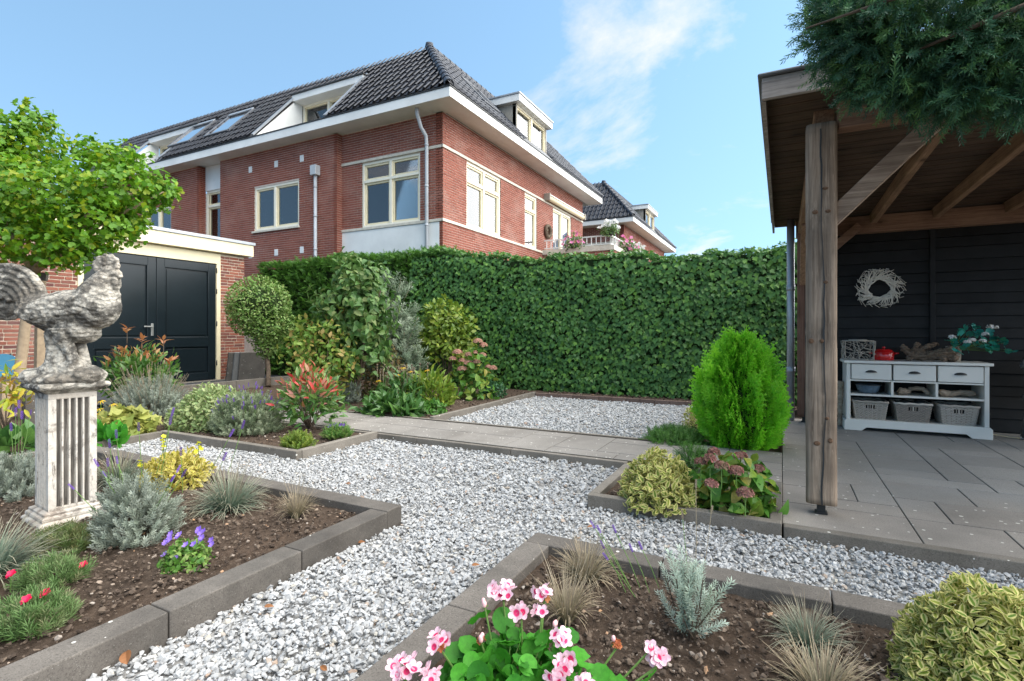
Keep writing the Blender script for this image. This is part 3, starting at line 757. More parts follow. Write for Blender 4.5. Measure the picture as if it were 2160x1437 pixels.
    for y0_, y1_ in ((d0, d0+.06), (d1-.06, d1)):
        cb.prism([(xf+ox, sl(.32)-.06), (xf+ox, zt), (xs+ox-.1, zt)], 'y', y0_+oy, y1_+oy)
    dm = cb.build('dormer', m_taupe, h)
    window(h, W(xf, d0), Yv, Xv, .0, d1-d0, 6.75, zt, cols=[.5], curtain=m_curtain, name='dormer_window', part_curt=[(.06, .55), (1.1, 2.1)])
    db = B().box(xs+ox-.25, xf+ox+.16, d0+oy-.14, d1+oy+.14, zt, zt+.2); db.build('dormer_fascia', m_white, dm, bevel=.006)
    B().box(xs+ox-.35, xf+ox+.19, d0+oy-.17, d1+oy+.17, zt+.203, zt+.25).build('dormer_roof', m_zinc, dm, bevel=.006)
    if near:
        for (a, c) in dorm:                                           # loggia dormers cut into the front slope
            db = B().box(a+ox-.02, c+ox+.02, 11.15+oy, 11.75+oy, 8.17, 8.36); dmr = db.build('loggia_dormer', m_white, h, bevel=.006)
            B().box(a+ox-.06, c+ox+.06, 11.11+oy, 11.9+oy, 8.362, 8.40).build('dormer_roof', m_dark, dmr, bevel=.005)
            for x0_, x1_ in ((a-.03, a+.03), (c-.03, c+.03)):
                B().prism([(YE+.05+oy, sl(0)), (11.5+oy, sl(0)), (11.5+oy, 8.17), (YE+sd_+oy-.12, 8.17)], 'x', x0_+ox, x1_+ox).build('dormer_cheek', m_white, dmr)
                B().bar(W((x0_+x1_)/2, YE+.02, sl(0)+.07), W((x0_+x1_)/2, YE+sd_, sl(sd_)+.07), .09, .05).build('cheek_flashing', m_zinc, dmr)
            window(h, W(a+.03, 11.5), Xv, -Yv, .0, c-a-.06, 6.7, 8.17, cols=[.4, .75], name='dormer_window', curtain=m_curtain2, part_curt=[(.2, .5)])
        for (a, c, e, f) in sky_:
            nrm = Vector((0, -rise, run)).normalized()*.06
            fr = B()
            p = [W(a, e, sl(e-YE))+nrm, W(c, e, sl(e-YE))+nrm, W(c, f, sl(f-YE))+nrm, W(a, f, sl(f-YE))+nrm]
            for i in range(4): fr.bar(p[i], p[(i+1) % 4], .09, .1, up=nrm.normalized())
            so = fr.build('roof_window', m_lead, roof, bevel=.004)
            B().add([q+nrm*.2 for q in p], [[0,1,2,3]]).build('pane', m_glassdark, so)
            B().bar(p[2]+nrm*.9, p[3]+nrm*.9, .12, .03, up=nrm.normalized()).build('roof_window_hood', m_zinc, so)
    nrm = Vector((rise, 0, run)).normalized()*.06
    e, f, a, c = .55, 1.25, 12.1, 12.95
    p = [W(XE-e, a, sl(e))+nrm, W(XE-e, c, sl(e))+nrm, W(XE-f, c, sl(f))+nrm, W(XE-f, a, sl(f))+nrm]
    fr = B()
    for i in range(4): fr.bar(p[i], p[(i+1) % 4], .09, .1, up=nrm.normalized())
    so = fr.build('roof_window', m_lead, roof, bevel=.004); B().add([q+nrm*.2 for q in p], [[0,1,2,3]]).build('pane', m_glassdark, so)
    # rear annex with roof terrace and railing
    ab = B(); xa0, xa1, ya0, ya1 = XR, -4.8, 16.3, 21.5; holes = []
    Ms = []
    for O, u, n, L in ((W(xa0, ya0), Xv, -Yv, xa1-xa0), (W(xa1, ya0), Yv, Xv, ya1-ya0)):
        wall_cells(ab, O, u, n, L, 0, 3.7, [], .2); Ms += brick_mats(O, u, n, L, 1.9375, 3.7, [])
    an = ab.build('annex_wall', m_mortar, h); scatter(an, 'brick', [UNIT], np.array(Ms), m_brick, 40 if near else 0, rest='bricks', smooth=False)
    B().box(xa0+ox+.01, xa1+ox+.05, ya0+oy-.05, ya0+oy+.3, 3.70, 3.86).box(xa1+ox-.3, xa1+ox+.05, ya0+oy+.3, ya1+oy, 3.70, 3.86).build('coping', m_stoneband, an, bevel=.006)
    B().box(xa0+ox, xa1+ox-.2, ya0+oy+.2, ya1+oy, 3.4, 3.5).build('terrace_floor', m_lead, an)
    rb = B(); yr, xr_ = ya0+oy+.12, xa1+ox-.12
    rb.bar((xa0+ox, yr, 4.2), (xr_, yr, 4.2), .05, .04).bar((xr_, yr, 4.2), (xr_, ya1+oy, 4.2), .05, .04)
    rb.bar((xa0+ox, yr, 3.93), (xr_, yr, 3.93), .04, .03).bar((xr_, yr, 3.93), (xr_, ya1+oy, 3.93), .04, .03)
    rail = rb.build('railing', m_white, h)
    ib = B(); x = xa0+ox+.1
    while x < xr_: ib.bar((x, yr, 3.93), (x, yr, 4.2), .022, .022); x += .16
    y = yr
    while y < ya1+oy: ib.bar((xr_, y, 3.86), (xr_, y, 4.2), .022, .022); y += .16
    ib.build('railing_bars', m_white, rail, kind='stuff')
    # awning cassette
    aw = B().tube([W(XR+.13, 16.45, 5.68), W(XR+.13, 20.0, 5.68)], .09, 12).build('awning', m_cream, h, smooth=True)
    for y in (16.42, 20.02): B().box(XR+ox, XR+ox+.24, y+oy-.04, y+oy+.04, 5.58, 5.82).build('awning_bracket', m_taupe, aw, bevel=.01)
    B().box(XR+ox, XR+ox+.2, 16.46+oy, 20.0+oy, 5.775, 5.81).build('awning_cover', m_white, aw, bevel=.005)
    return h
house = build_house(0, 0, 'large red brick house with dark tiled hipped roof behind the hedge', True)
house2 = build_house(0.3, 15.1, 'farther red brick house with dark roof half hidden behind the nearer house', False)

# ---- garage
gar = thing('garage', 'low brick garage with dark blue double doors and cream fascia', 'garage', (-12.5, 4.5, 0))
XG = -10.9; D0, D1, DT = 4.58, 7.18, 2.55
wb = B(); O = Vector((XG, 0, 0)); holes = [(D0, D1, 0, 2.74)]
wall_cells(wb, O, Yv, Xv, 7.75, 0, 2.78, holes, .22); 
gw = wb.build('wall', m_mortar2, gar)
B().box(-16, XG-.221, 0, .2, 0, 2.78).build('side_wall', m_brick2, gar); B().box(-16, XG-.221, 7.55, 7.749, 0, 2.78).build('side_wall', m_brick2, gar)
Ms = [m for m in brick_mats(O, Yv, Xv, 7.75, .03, 2.78, holes, course=.0645, L=.2, joint=.014, proud=.008, rough=.004, headers=.35)]
scatter(gw, 'brick', [UNIT], np.array(Ms), m_brick2, 300, rest='bricks', smooth=False)
fr = B().box(XG-.1, XG+.02, D0, D0+.09, 0.04, DT).box(XG-.1, XG+.02, D1-.09, D1, 0.04, DT).box(XG-.1, XG+.021, D0, D1, DT, 2.78)
fr.build('door_frame', m_cream, gar, bevel=.006)
fb = B().box(XG-.3, XG+.17, -.2, 7.87, 2.79, 3.04); gfa = fb.build('fascia', m_cream, gar, bevel=.006)
B().box(XG-.35, XG+.20, -.23, 7.90, 3.042, 3.11).build('roof_trim', m_zinc, gfa, bevel=.008)
B().box(-16.2, XG-.3, -.2, 7.87, 2.8, 3.05).build('roof', m_lead, gar)
B().box(XG-.1, XG+.1, D0, D1+.1, -.02, .045).build('threshold', m_kerb2, gar, bevel=.01)
mid = (D0+D1)/2
for a, c in ((D0+.095, mid-.004), (mid+.004, D1-.095)):
    lb = B(); st, xF, xB_ = .15, XG-.01, XG-.07
    lb.box(xB_, xF, a, a+st, .06, DT-.01).box(xB_, xF, c-st, c, .06, DT-.01)
    for z0_, z1_ in ((.06, .2), (.78, .96), (DT-.17, DT-.01)): lb.box(xB_, xF, a+st, c-st, z0_, z1_)
    lf = lb.build('door_leaf', m_navy, gar, bevel=.006)
    for z0_, z1_ in ((.2, .78), (.96, DT-.17)):
        pb = B().box(xB_+.01, XG-.045, a+st, c-st, z0_, z1_).box(xB_+.012, XG-.03, a+st+.05, c-st-.05, z0_+.05, z1_-.05)
        pb.build('door_panel', m_navy, lf, bevel=.004)
        mb = B()
        for p, q in (((a+st, z0_), (c-st, z0_)), ((a+st, z1_), (c-st, z1_)), ((a+st, z0_), (a+st, z1_)), ((c-st, z0_), (c-st, z1_))):
            mb.bar((XG-.028, p[0], p[1]), (XG-.028, q[0], q[1]), .035, .035)
        mb.build('panel_moulding', m_navy, lf, bevel=.008)
    if a < mid-1:
        hb = B().box(XG-.009, XG+.004, c-.1, c-.055, 1.0, 1.24).bar((XG+.03, c-.075, 1.18), (XG+.03, c-.24, 1.18), .018, .022).bar((XG, c-.078, 1.18), (XG+.035, c-.078, 1.18), .02, .02)
        hb.build('door_handle', m_steel, lf, bevel=.003)
    for z in (.35, 1.2, 1.9, 2.35):
        y = a-.012 if a < mid-1 else c+.012
        B().tube([(XG+.01, y, z), (XG+.01, y, z+.11)], .013, 8).build('hinge', m_dark, lf, smooth=True)

# ---- leaning slabs by the garage pillar
for i in range(3):
    sb = B().box(-.28, .28, -.03, .03, 0, .62)
    o = sb.build('paving_slab', m_kerb if i != 1 else m_slab2, None, bevel=.008,
        matrix=Matrix.Translation((-10.52+.075*i, 7.42+.09*i-.06, .035)) @ Matrix.Rotation(math.radians(80-i*2), 4, 'Z') @ Matrix.Rotation(math.radians(13), 4, 'X'))
    tag(o, ['dark concrete slab leaning nearest the garage brick pillar', 'middle grey concrete slab of the three leaning by the garage', 'outermost dark concrete slab leaning beside the garage'][i], 'slab', 'slabs leaning by the garage')

# ================================================================= PERGOLA
m_post = woodmat('weathered_post_wood', (0.1, 0.068, 0.047), (0.37, 0.28, 0.205), 'z')
m_beamx = woodmat('brown_beam_wood', (0.16, 0.085, 0.055), (0.3, 0.18, 0.12), 'x')
m_beamy = woodmat('brown_rafter_wood', (0.17, 0.095, 0.055), (0.34, 0.21, 0.13), 'y')
m_brace = woodmat('pale_brace_wood', (0.15, 0.1, 0.07), (0.38, 0.285, 0.21), 'x', k=1.6)
m_postred = woodmat('red_brown_post_wood', (0.13, 0.06, 0.038), (0.22, 0.115, 0.078), 'z')
m_deckw = woodmat('dark_roof_boards', (0.035, 0.022, 0.016), (0.11, 0.07, 0.046), 'x')
m_fasc = woodmat('silver_fascia_board', (0.16, 0.135, 0.12), (0.4, 0.36, 0.33), 'x', k=1.3)
m_black = plain('black_stained_boards', (0.012, 0.012, 0.012), 0.6, 0.3, 0.35, 8, 0.35, bscale=30)
m_knot = plain('dark_knot_wood', (0.13, 0.075, 0.045), .8, .2, .5, 70, .4)
per = thing('pergola', 'open timber pergola with rough posts, braces and black board back wall', 'pergola', (1.9, 5, .07))
KN = [(.25, 1.735), (.72, 1.735), (.63, 1.35), (.1, 1.03), (.5, 1.03), (.68, .61), (.32, .47), (.8, .49), (.62, 1.86)]
def knotty_post(x0, x1, y0, y1, z0, z1, mat, seed):
    r = random.Random(seed); nz = 60; b = B(); n = 28; vs, fs = [], []
    knots = [(r.uniform(0, 6.28), r.uniform(z0+.1, z1-.1)) for _ in range(8)]+[(-math.pi/2+(kx-.5)*1.2+6.283, kz) for kx, kz in KN]
    cx, cy, hx, hy = (x0+x1)/2, (y0+y1)/2, (x1-x0)/2, (y1-y0)/2
    for i in range(nz+1):
        z = z0+(z1-z0)*i/nz
        for k in range(n):
            a = 2*math.pi*k/n; ca, sa = math.cos(a), math.sin(a)
            m = (abs(ca)**8+abs(sa)**8)**(-1/8)
            x, y = ca*m*hx, sa*m*hy
            d = 1+.025*mnoise.noise(Vector((x*9, y*9, z*2.2+seed)))
            for ka, kz in knots:
                da = abs((a-ka+math.pi) % (2*math.pi)-math.pi)*hx*1.3
                rr = math.hypot(da, (z-kz)*.9); d += .05*math.exp(-(rr/.022)**2) - .03*math.exp(-((rr-.045)/.018)**2)
            vs.append((cx+x*d, cy+y*d, z))
    for i in range(nz):
        for k in range(n): fs.append([i*n+k, i*n+(k+1) % n, (i+1)*n+(k+1) % n, (i+1)*n+k])
    fs.append(list(range(n))[::-1]); fs.append([nz*n+k for k in range(n)])
    b.add(vs, fs); return b
def post(x0, y0, mat, seed, w=.148, top=2.22):
    p = knotty_post(x0, x0+w, y0, y0+w, .135, top, mat, seed).build('post', mat, per, smooth=True)
    cb = B(); z = .137; x = x0+w*.52; vs = []
    while z < top-.02:                                         # long drying crack in the front face
        x += random.uniform(-.0035, .0035)+(.5*(x0+w*(.52+.1*math.sin(z*2.2)))-.5*x)*.4; wd = .0028+.0016*math.sin(z*7)
        vs += [(x-wd, y0-.004, z), (x+wd, y0-.004, z), (x, y0+.02, z)]; z += .05
    n = len(vs)//3; cb.add(vs, [q for i in range(n-1) for q in ([3*i, 3*i+1, 3*i+4, 3*i+3], [3*i+1, 3*i+2, 3*i+5, 3*i+4], [3*i+2, 3*i, 3*i+3, 3*i+5])])
    cb.build('drying_crack', m_dark, p)
    if seed == 1:
        for kx, kz in KN: B().sphere((x0+w*(.06+.88*kx), y0-.002, kz), .0125, random.uniform(.8, 1.3), .42, random.uniform(.7, 1.1), 12, 8).build('knot', m_knot, p, smooth=True)
    B().box(x0+w/2-.02, x0+w/2+.02, y0+w/2-.02, y0+w/2+.02, .07, .137).box(x0+w/2-.03, x0+w/2+.03, y0+w/2-.03, y0+w/2+.03, .072, .079).build('post_foot', m_dark, p)
post(.118, 3.30, m_post, 1); post(.15, 6.62, m_postred, 5, .135, 2.18); post(3.75, 3.30, m_post, 9); post(3.75, 6.62, m_postred, 13)
zd = lambda y: 2.425 - (y-3.2)*.0205                             # underside of the roof boards
fbm = B().box(.27, 3.75, 3.335, 3.43, 2.185, 2.34); fbm.build('beam', m_beamx, per, bevel=.006)
B().box(.14, 4.0, 6.74, 6.86, 2.15, 2.33).build('beam', m_beamx, per, bevel=.006)
B().bar((.21, 3.44, 2.27), (.21, 6.74, 2.24), .1, .14).build('beam', m_beamy, per, bevel=.006)
for x in (.87, 1.40, 1.96, 2.5, 3.05, 3.55):
    B().bar((x, 3.22, zd(3.22)-.055), (x, 6.98, zd(6.98)-.055), .055, .11).build('rafter', m_beamy, per, bevel=.005)
B().bar((.23, 3.372, 1.69), (.76, 3.372, 2.22), .085, .088).build('brace', m_brace, per, bevel=.006)
B().bar((.26, 6.69, 1.78), (.74, 6.69, 2.22), .08, .085).build('brace', m_beamx, per, bevel=.006)
B().bar((.21, 6.6, 1.62), (.21, 6.05, 2.18), .08, .085).build('brace', m_beamy, per, bevel=.006)
B().bar((.205, 3.44, 1.75), (.205, 3.9, 2.2), .08, .085).build('brace', m_beamy, per, bevel=.006)
y = 3.2
while y < 7.0:
    b = B().bar((-.08, y+.07, zd(y+.07)+.011), (4.05, y+.07, zd(y+.07)+.011), .02, .136, up=(0, 1, 0)); b.build('roof_board', m_deckw, per); y += .14
B().box(-.1, 4.05, 3.165, 3.195, 2.352, 2.468).build('fascia_board', m_fasc, per, bevel=.004)
B().bar((-.092, 3.2, 2.415), (-.092, 7.06, 2.335), .022, .13).build('verge_board', m_fasc, per)
B().add([(-.12, 3.14, 2.4705), (4.1, 3.14, 2.4705), (4.1, 7.08, 2.395), (-.12, 7.08, 2.395), (-.12, 3.14, 2.488), (4.1, 3.14, 2.488), (4.1, 7.08, 2.412), (-.12, 7.08, 2.412)],
        [[0,3,2,1],[4,5,6,7],[0,1,5,4],[1,2,6,5],[2,3,7,6],[3,0,4,7]]).build('roofing_felt', m_lead, per, bevel=.01)
# back wall boards and battens
z = .085; i = 0; hs = [.13, .105, .12, .1, .125]
while z < 2.08:
    hgt = hs[i % 5]; th = .014+.006*((i*7) % 3)
    for x0, x1 in ((.3, 1.372), (1.412, 2.6), (2.64, 3.9)):
        B().add([(x0, 6.872-th, z), (x1, 6.872-th, z), (x1, 6.872-.006, z+hgt-.006), (x0, 6.872-.006, z+hgt-.006), (x0, 6.89, z), (x1, 6.89, z), (x1, 6.89, z+hgt-.006), (x0, 6.89, z+hgt-.006)],
                [[0,1,2,3],[5,4,7,6],[0,4,5,1],[3,2,6,7],[0,3,7,4],[1,5,6,2]]).build('wall_board', m_black, per)
    z += hgt; i += 1
for x in (1.392, 2.62, 3.9): B().box(x-.022, x+.022, 6.835, 6.875, .08, 2.15).build('batten', m_black, per, bevel=.003)
B().box(.3, 3.95, 6.892, 6.91, .07, 2.12).build('wall_backing', m_black, per)
dp = B().tube([(.085, 6.74, .075), (.085, 6.74, 2.36)], .04, 14).build('downpipe', m_zinc, per, smooth=True)
for z in (.62, 1.55): B().tube([(.085, 6.74, z), (.085, 6.74, z+.02), (.085, 6.74, z+.03), (.085, 6.74, z+.06)], [.046, .046, .043, .047], 14).build('pipe_collar', m_zinc, dp, smooth=True)

# ================================================================= SIDEBOARD AND WHAT STANDS ON IT
m_side = plain('pale_grey_paint', (0.76, 0.735, 0.68), 0.4, 0.4, 0.04, 5)
SX0, SX1, SY0, SY1, SZ0, SZ1 = .59, 1.72, 6.38, 6.78, .072, .785
sb = thing('sideboard', 'white three drawer sideboard with open shelves against the black wall', 'sideboard', (1.15, 6.58, .072))
B().box(SX0-.025, SX1+.025, SY0-.03, SY1, SZ1-.028, SZ1).build('top', m_side, sb, bevel=.006)
B().box(SX0, SX0+.035, SY0, SY1, .18, SZ1-.03).build('side_panel', m_side, sb, bevel=.003); B().box(SX1-.035, SX1, SY0, SY1, .18, SZ1-.03).build('side_panel', m_side, sb, bevel=.003)
B().prism([(SX0-.02, SZ0), (SX0+.13, SZ0), (SX0+.17, SZ0+.035), (SX1-.17, SZ0+.035), (SX1-.13, SZ0), (SX1+.02, SZ0), (SX1+.02, .165), (SX1, .185), (SX0, .185), (SX0-.02, .165)], 'y', SY0-.022, SY0-.001).build('plinth', m_side, sb, bevel=.003)
B().box(SX0-.02, SX0+.01, SY0, SY1, SZ0, .165).build('plinth', m_side, sb); B().box(SX1-.01, SX1+.02, SY0, SY1, SZ0, .165).build('plinth', m_side, sb)
B().box(SX0+.035, SX1-.035, SY0, SY1, .165, .185).build('shelf', m_side, sb, bevel=.002)
B().box(SX0+.035, SX1-.035, SY0+.004, SY1, .425, .443).build('shelf', m_side, sb, bevel=.002)
B().box(SX0+.035, SX1-.035, SY0+.004, SY1, .575, .59).build('shelf', m_side, sb, bevel=.002)
B().box(SX0+.036, SX1-.036, SY1-.015, SY1-.002, .186, SZ1-.03).build('back_panel', m_black, sb)
w3 = (SX1-SX0-.07)/3
for i in (1, 2): B().box(SX0+.035+w3*i-.01, SX0+.035+w3*i+.01, SY0+.003, SY1-.016, .444, .574).build('divider', m_side, sb)
for i in range(3):
    x0 = SX0+.035+w3*i+.008; x1 = x0+w3-.016
    d = B().box(x0, x1, SY0-.006, SY0+.3, .596, SZ1-.036).build('drawer', m_side, sb, bevel=.004)
    xc, zc = (x0+x1)/2, .675; hb = B(); vs, fs = [], []
    for a in range(7):
        for q in range(5):
            th = math.pi*a/6; ph = math.pi/2*q/4
            vs.append((xc-.05*math.cos(th), SY0-.006-.022*math.sin(th)*math.sin(ph), zc+.024*math.sin(th)*math.cos(ph)-.008))
    fs = [[a*5+q, a*5+q+1, (a+1)*5+q+1, (a+1)*5+q] for a in range(6) for q in range(4)]
    hb.add(vs, fs).build('cup_handle', m_dark, d, smooth=True)

m_wick = NT('grey_wicker'); m_wick.col(m_wick.ramp(m_wick.rnd(), [(0, (0.2, 0.17, 0.145)), (.5, (0.38, 0.335, 0.29)), (1, (0.56, 0.51, 0.45))])); m_wick = m_wick.set(.8, .2)
def wicker_basket(cx, cy, z0, wx, wy, hgt, label):
    b = thing('wicker_basket', label, 'basket', (cx, cy, z0), 'wicker baskets on the bottom shelf')
    wv = B(); rows = 15; taper = .84
    def rim(s, t): return (cx+s[0]*wx/2*(taper+(1-taper)*t), cy+s[1]*wy/2*(taper+(1-taper)*t), z0+.006+(hgt-.012)*t)
    for r in range(rows):
        t = r/(rows-1); pts = []
        for c0, c1 in (((-1,-1),(1,-1)), ((1,-1),(1,1)), ((1,1),(-1,1)), ((-1,1),(-1,-1))):
            for q in range(14):
                f = q/14; s = (c0[0]+(c1[0]-c0[0])*f, c0[1]+(c1[1]-c0[1])*f); p = Vector(rim(s, t)); out = Vector((c0[0]+c1[0], c0[1]+c1[1], 0)).normalized()
                if t > .62 and t < .85 and c0 == (-1, -1) and c1 == (1, -1) and .36 < f < .64: p = None
                pts.append(None if p is None else p+out*(.0045 if (q+r) % 2 else -.0045)+Vector((0, 0, random.uniform(-.001, .001))))
        pts.append(pts[0]); run = []
        for p in pts+[None]:
            if p is None:
                if len(run) > 1: wv.tube(run, .0062, 5)
                run = []
            else: run.append(p)
    wv.build('weave', m_wick, b)
    st = B()
    for c0, c1 in (((-1,-1),(1,-1)), ((1,-1),(1,1)), ((1,1),(-1,1)), ((-1,1),(-1,-1))):
        for q in range(7):
            f = q/7; s = (c0[0]+(c1[0]-c0[0])*f, c0[1]+(c1[1]-c0[1])*f); st.tube([rim(s, 0), rim(s, 1)], .005, 5)
    st.build('stakes', m_wick, b)
    rm = B(); pts = []
    for c0, c1 in (((-1,-1),(1,-1)), ((1,-1),(1,1)), ((1,1),(-1,1)), ((-1,1),(-1,-1))):
        for q in range(8):
            f = q/8; s = ((c0[0]+(c1[0]-c0[0])*f)*1.02, (c0[1]+(c1[1]-c0[1])*f)*1.02); p = Vector(rim(s, 1)); pts.append(p+Vector((0, 0, .004*math.sin(q*2.3))))
    pts.append(pts[0]); rm.tube(pts, .011, 6); rm.build('rim', m_wick, b, smooth=True)
    B().box(cx-wx*.36, cx+wx*.36, cy-wy*.36, cy+wy*.36, z0+.004, z0+hgt*.8).build('lining', m_room, b)
    B().bar((cx, cy-wy/2*.95, z0+hgt*.6), (cx, cy-wy/2*.98, z0+hgt*.88), .012, .008).build('handle', m_wick, b)
for i, l in enumerate(('left grey wicker basket on the bottom shelf, under the blue bowl', 'middle grey wicker basket with dark things showing over its rim', 'right grey wicker basket on the bottom shelf, largest looking of the three')):
    wicker_basket(SX0+.035+w3*(i+.5)-.004, SY0+.17, .186, .29, .3, .185, l)
tag(B().sphere((SX0+.035+w3*1.5-.05, SY0+.15, .365), .05, 1.2, 1, .5).sphere((SX0+.035+w3*1.5+.07, SY0+.14, .37), .045, 1.2, 1, .6).build('dark_cloth', m_dark, None, smooth=True), 'black cloth lying in the middle wicker basket', 'cloth')

m_bowl = plain('blue_grey_enamel', (0.10, 0.15, 0.20), 0.5, 0.4, 0.35, 30)
bw = thing('bowl', 'blue grey bowl on the left open shelf', 'bowl', (.79, 6.5, .444))
B().lathe([(.045, 0), (.075, .01), (.098, .04), (.108, .085), (.116, .09), (.112, .092), (.10, .085), (.085, .04), (.05, .016), (.001, .014)], (.79, 6.5, .444), 24, 1, .85).build('basin', m_bowl, bw, smooth=True)
B().tube([(.79+.114*math.cos(a*.2618), 6.5+.097*math.sin(a*.2618), .534) for a in range(25)], .004, 6).build('rim', m_dark, bw, smooth=True)

m_red = plain('red_enamel', (0.62, 0.012, 0.014), 0.15, 0.5, 0.04, 5, coat=.6)
pot = thing('casserole_pot', 'red enamel casserole with lid on the sideboard', 'pot', (.93, 6.55, SZ1))
zc = SZ1+.002; cx, cy = .93, 6.55
B().lathe([(.001, 0), (.082, 0), (.088, .008), (.093, .072), (.09, .075)], (cx, cy, zc), 28, 1, .85).build('pot_body', m_red, pot, smooth=True)
ld = B().lathe([(.098, .076), (.1, .081), (.092, .085), (.075, .102), (.06, .112), (.03, .117), (.001, .118)], (cx, cy, zc), 28, 1, .85).build('lid', m_red, pot, smooth=True)
B().lathe([(.008, .116), (.009, .124), (.017, .13), (.014, .138), (.001, .14)], (cx, cy, zc), 14).build('knob', m_red, ld, smooth=True)
for s in (-1, 1): B().tube([(cx+s*.09, cy-.035, zc+.071), (cx+s*.12, cy-.02, zc+.073), (cx+s*.12, cy+.02, zc+.073), (cx+s*.09, cy+.035, zc+.071)], .008, 6).build('handle', m_red, pot, smooth=True)

# twig lantern: tangle of rattan canes in a box
m_cane = plain('pale_rattan', (0.36, 0.32, 0.27), 0.8, 0.2, 0.25, 40)
tl = thing('rattan_lantern', 'square openwork rattan lantern on the left end of the sideboard', 'lantern', (.69, 6.52, SZ1))
lx, ly, lw, lh = .705, 6.54, .125, .2; fb = B(); tb = B(); rl = random.Random(3)
for sx in (-1, 1):
    for sy in (-1, 1): fb.tube([(lx+sx*lw*.95, ly+sy*lw*.95, SZ1+.004), (lx+sx*lw, ly+sy*lw, SZ1+.1), (lx+sx*lw*.97, ly+sy*lw*.97, SZ1+lh)], .005, 6)
for z in (SZ1+.006, SZ1+lh):
    for a, b_ in (((-1,-1),(1,-1)), ((1,-1),(1,1)), ((1,1),(-1,1)), ((-1,1),(-1,-1))): fb.tube([(lx+a[0]*lw, ly+a[1]*lw, z), (lx+b_[0]*lw, ly+b_[1]*lw, z)], .0055, 6)
fb.build('frame', m_cane, tl, smooth=True)
for face in range(4):
    for c in range(17):
        p0 = rl.uniform(-1, 1); z_ = rl.uniform(0, 1); d = rl.uniform(0, 6.28); pts = []
        for q in range(9):
            pts.append((max(-1, min(1, p0)), max(0, min(1, z_)))); d += rl.uniform(-.7, .7); p0 += .28*math.cos(d); z_ += .17*math.sin(d)
        P3 = []
        for p0, z_ in pts:
            e = lw+.006+.008*math.sin(9*p0+5*z_); s = {0: (p0*lw, -e), 1: (e, p0*lw), 2: (p0*lw, e), 3: (-e, p0*lw)}[face]; P3.append((lx+s[0], ly+s[1], SZ1+.008+z_*(lh-.012)))
        tb.tube(P3, .0036, 5)
tb.build('cane_tangle', m_cane, tl, smooth=True)
lb = B()
for q in range(9): lb.tube([(lx-.06+rl.uniform(-.02, .02), ly-.07+q*.017, SZ1+lh+.008), (lx+.06+rl.uniform(-.02, .02), ly-.07+q*.017, SZ1+lh+.008)], .006, 5)
lb.build('lid', m_cane, tl, smooth=True)

# driftwood
m_drift = woodmat('brown_driftwood', (0.07, 0.048, 0.034), (0.26, 0.185, 0.13), 'x', k=1.4)
m_drift2 = woodmat('pale_driftwood', (0.22, 0.165, 0.12), (0.42, 0.34, 0.26), 'x', k=1.2)
def driftwood(name, label, limbs, mat, seed, loc, vox=.006, amp=.012):
    b = B()
    for pts, rad in limbs: b.tube(pts, rad, 10)
    me = b.mesh(name); o = mesh_obj(name, me, mat)
    md = o.modifiers.new('r', 'REMESH'); md.mode = 'VOXEL'; md.voxel_size = vox
    dg = bpy.context.evaluated_depsgraph_get(); ev = o.evaluated_get(dg); m2 = bpy.data.meshes.new_from_object(ev)
    o.modifiers.clear(); o.data = m2
    for v in m2.vertices:
        p = v.co; n_ = v.normal; q = Vector((p.x*26, p.y*52, p.z*52))+Vector((seed, 0, 0)); v.co = p+n_*amp*(mnoise.noise(q)+.5*mnoise.noise(q*2.1))
    m2.shade_smooth()
    if not m2.materials: m2.materials.append(mat)
    tag(o, label, 'driftwood'); return o
zt = SZ1+.004
driftwood('driftwood', 'dark gnarled driftwood piece on top of the sideboard', [
    ([(1.07, 6.52, zt+.145), (1.10, 6.52, zt+.12), (1.15, 6.53, zt+.06), (1.24, 6.55, zt+.05), (1.36, 6.53, zt+.06), (1.46, 6.5, zt+.05), (1.5, 6.47, zt+.02)], [.018, .028, .04, .05, .045, .05, .03]),
    ([(1.15, 6.53, zt+.05), (1.13, 6.5, zt+.008)], [.03, .02]), ([(1.2, 6.55, zt+.08), (1.26, 6.56, zt+.12), (1.32, 6.57, zt+.15), (1.38, 6.6, zt+.17)], [.035, .03, .025, .015]),
    ([(1.17, 6.54, zt+.07), (1.2, 6.54, zt+.15), (1.215, 6.54, zt+.175)], [.03, .018, .022]), ([(1.3, 6.54, zt+.05), (1.4, 6.47, zt+.1), (1.47, 6.46, zt+.12), (1.5, 6.46, zt+.09)], [.035, .03, .04, .03]), ([(1.38, 6.52, zt+.05), (1.41, 6.46, zt+.012)], [.03, .02])], m_drift, 3, None, amp=.02)
xm = SX0+.035+w3*1.5
driftwood('driftwood', 'knobbly pale driftwood on the middle open shelf', [([(xm-.11, 6.47, .49), (xm-.06, 6.48, .475), (xm-.02, 6.5, .48)], [.035, .035, .025]), ([(xm-.02, 6.5, .5), (xm+.03, 6.49, .515), (xm+.09, 6.48, .51), (xm+.12, 6.46, .47), (xm+.135, 6.46, .458)], [.02, .02, .024, .02, .008])], m_drift2, 8, None, amp=.008)
xm = SX0+.035+w3*2.5
driftwood('driftwood', 'long smooth pale driftwood on the right open shelf', [([(xm-.14, 6.46, .5), (xm-.1, 6.48, .48), (xm-.05, 6.48, .475), (xm+.03, 6.5, .49), (xm+.1, 6.5, .485), (xm+.14, 6.48, .475)], [.02, .035, .028, .028, .03, .015])], m_drift2, 12, None, amp=.008)
driftwood('weathered_plank', 'narrow weathered wooden plank standing between pergola post and sideboard', [([(.545, 6.55, .08), (.55, 6.58, .3), (.555, 6.6, .55)], [.02, .025, .035])], m_drift2, 4, None, amp=.006)

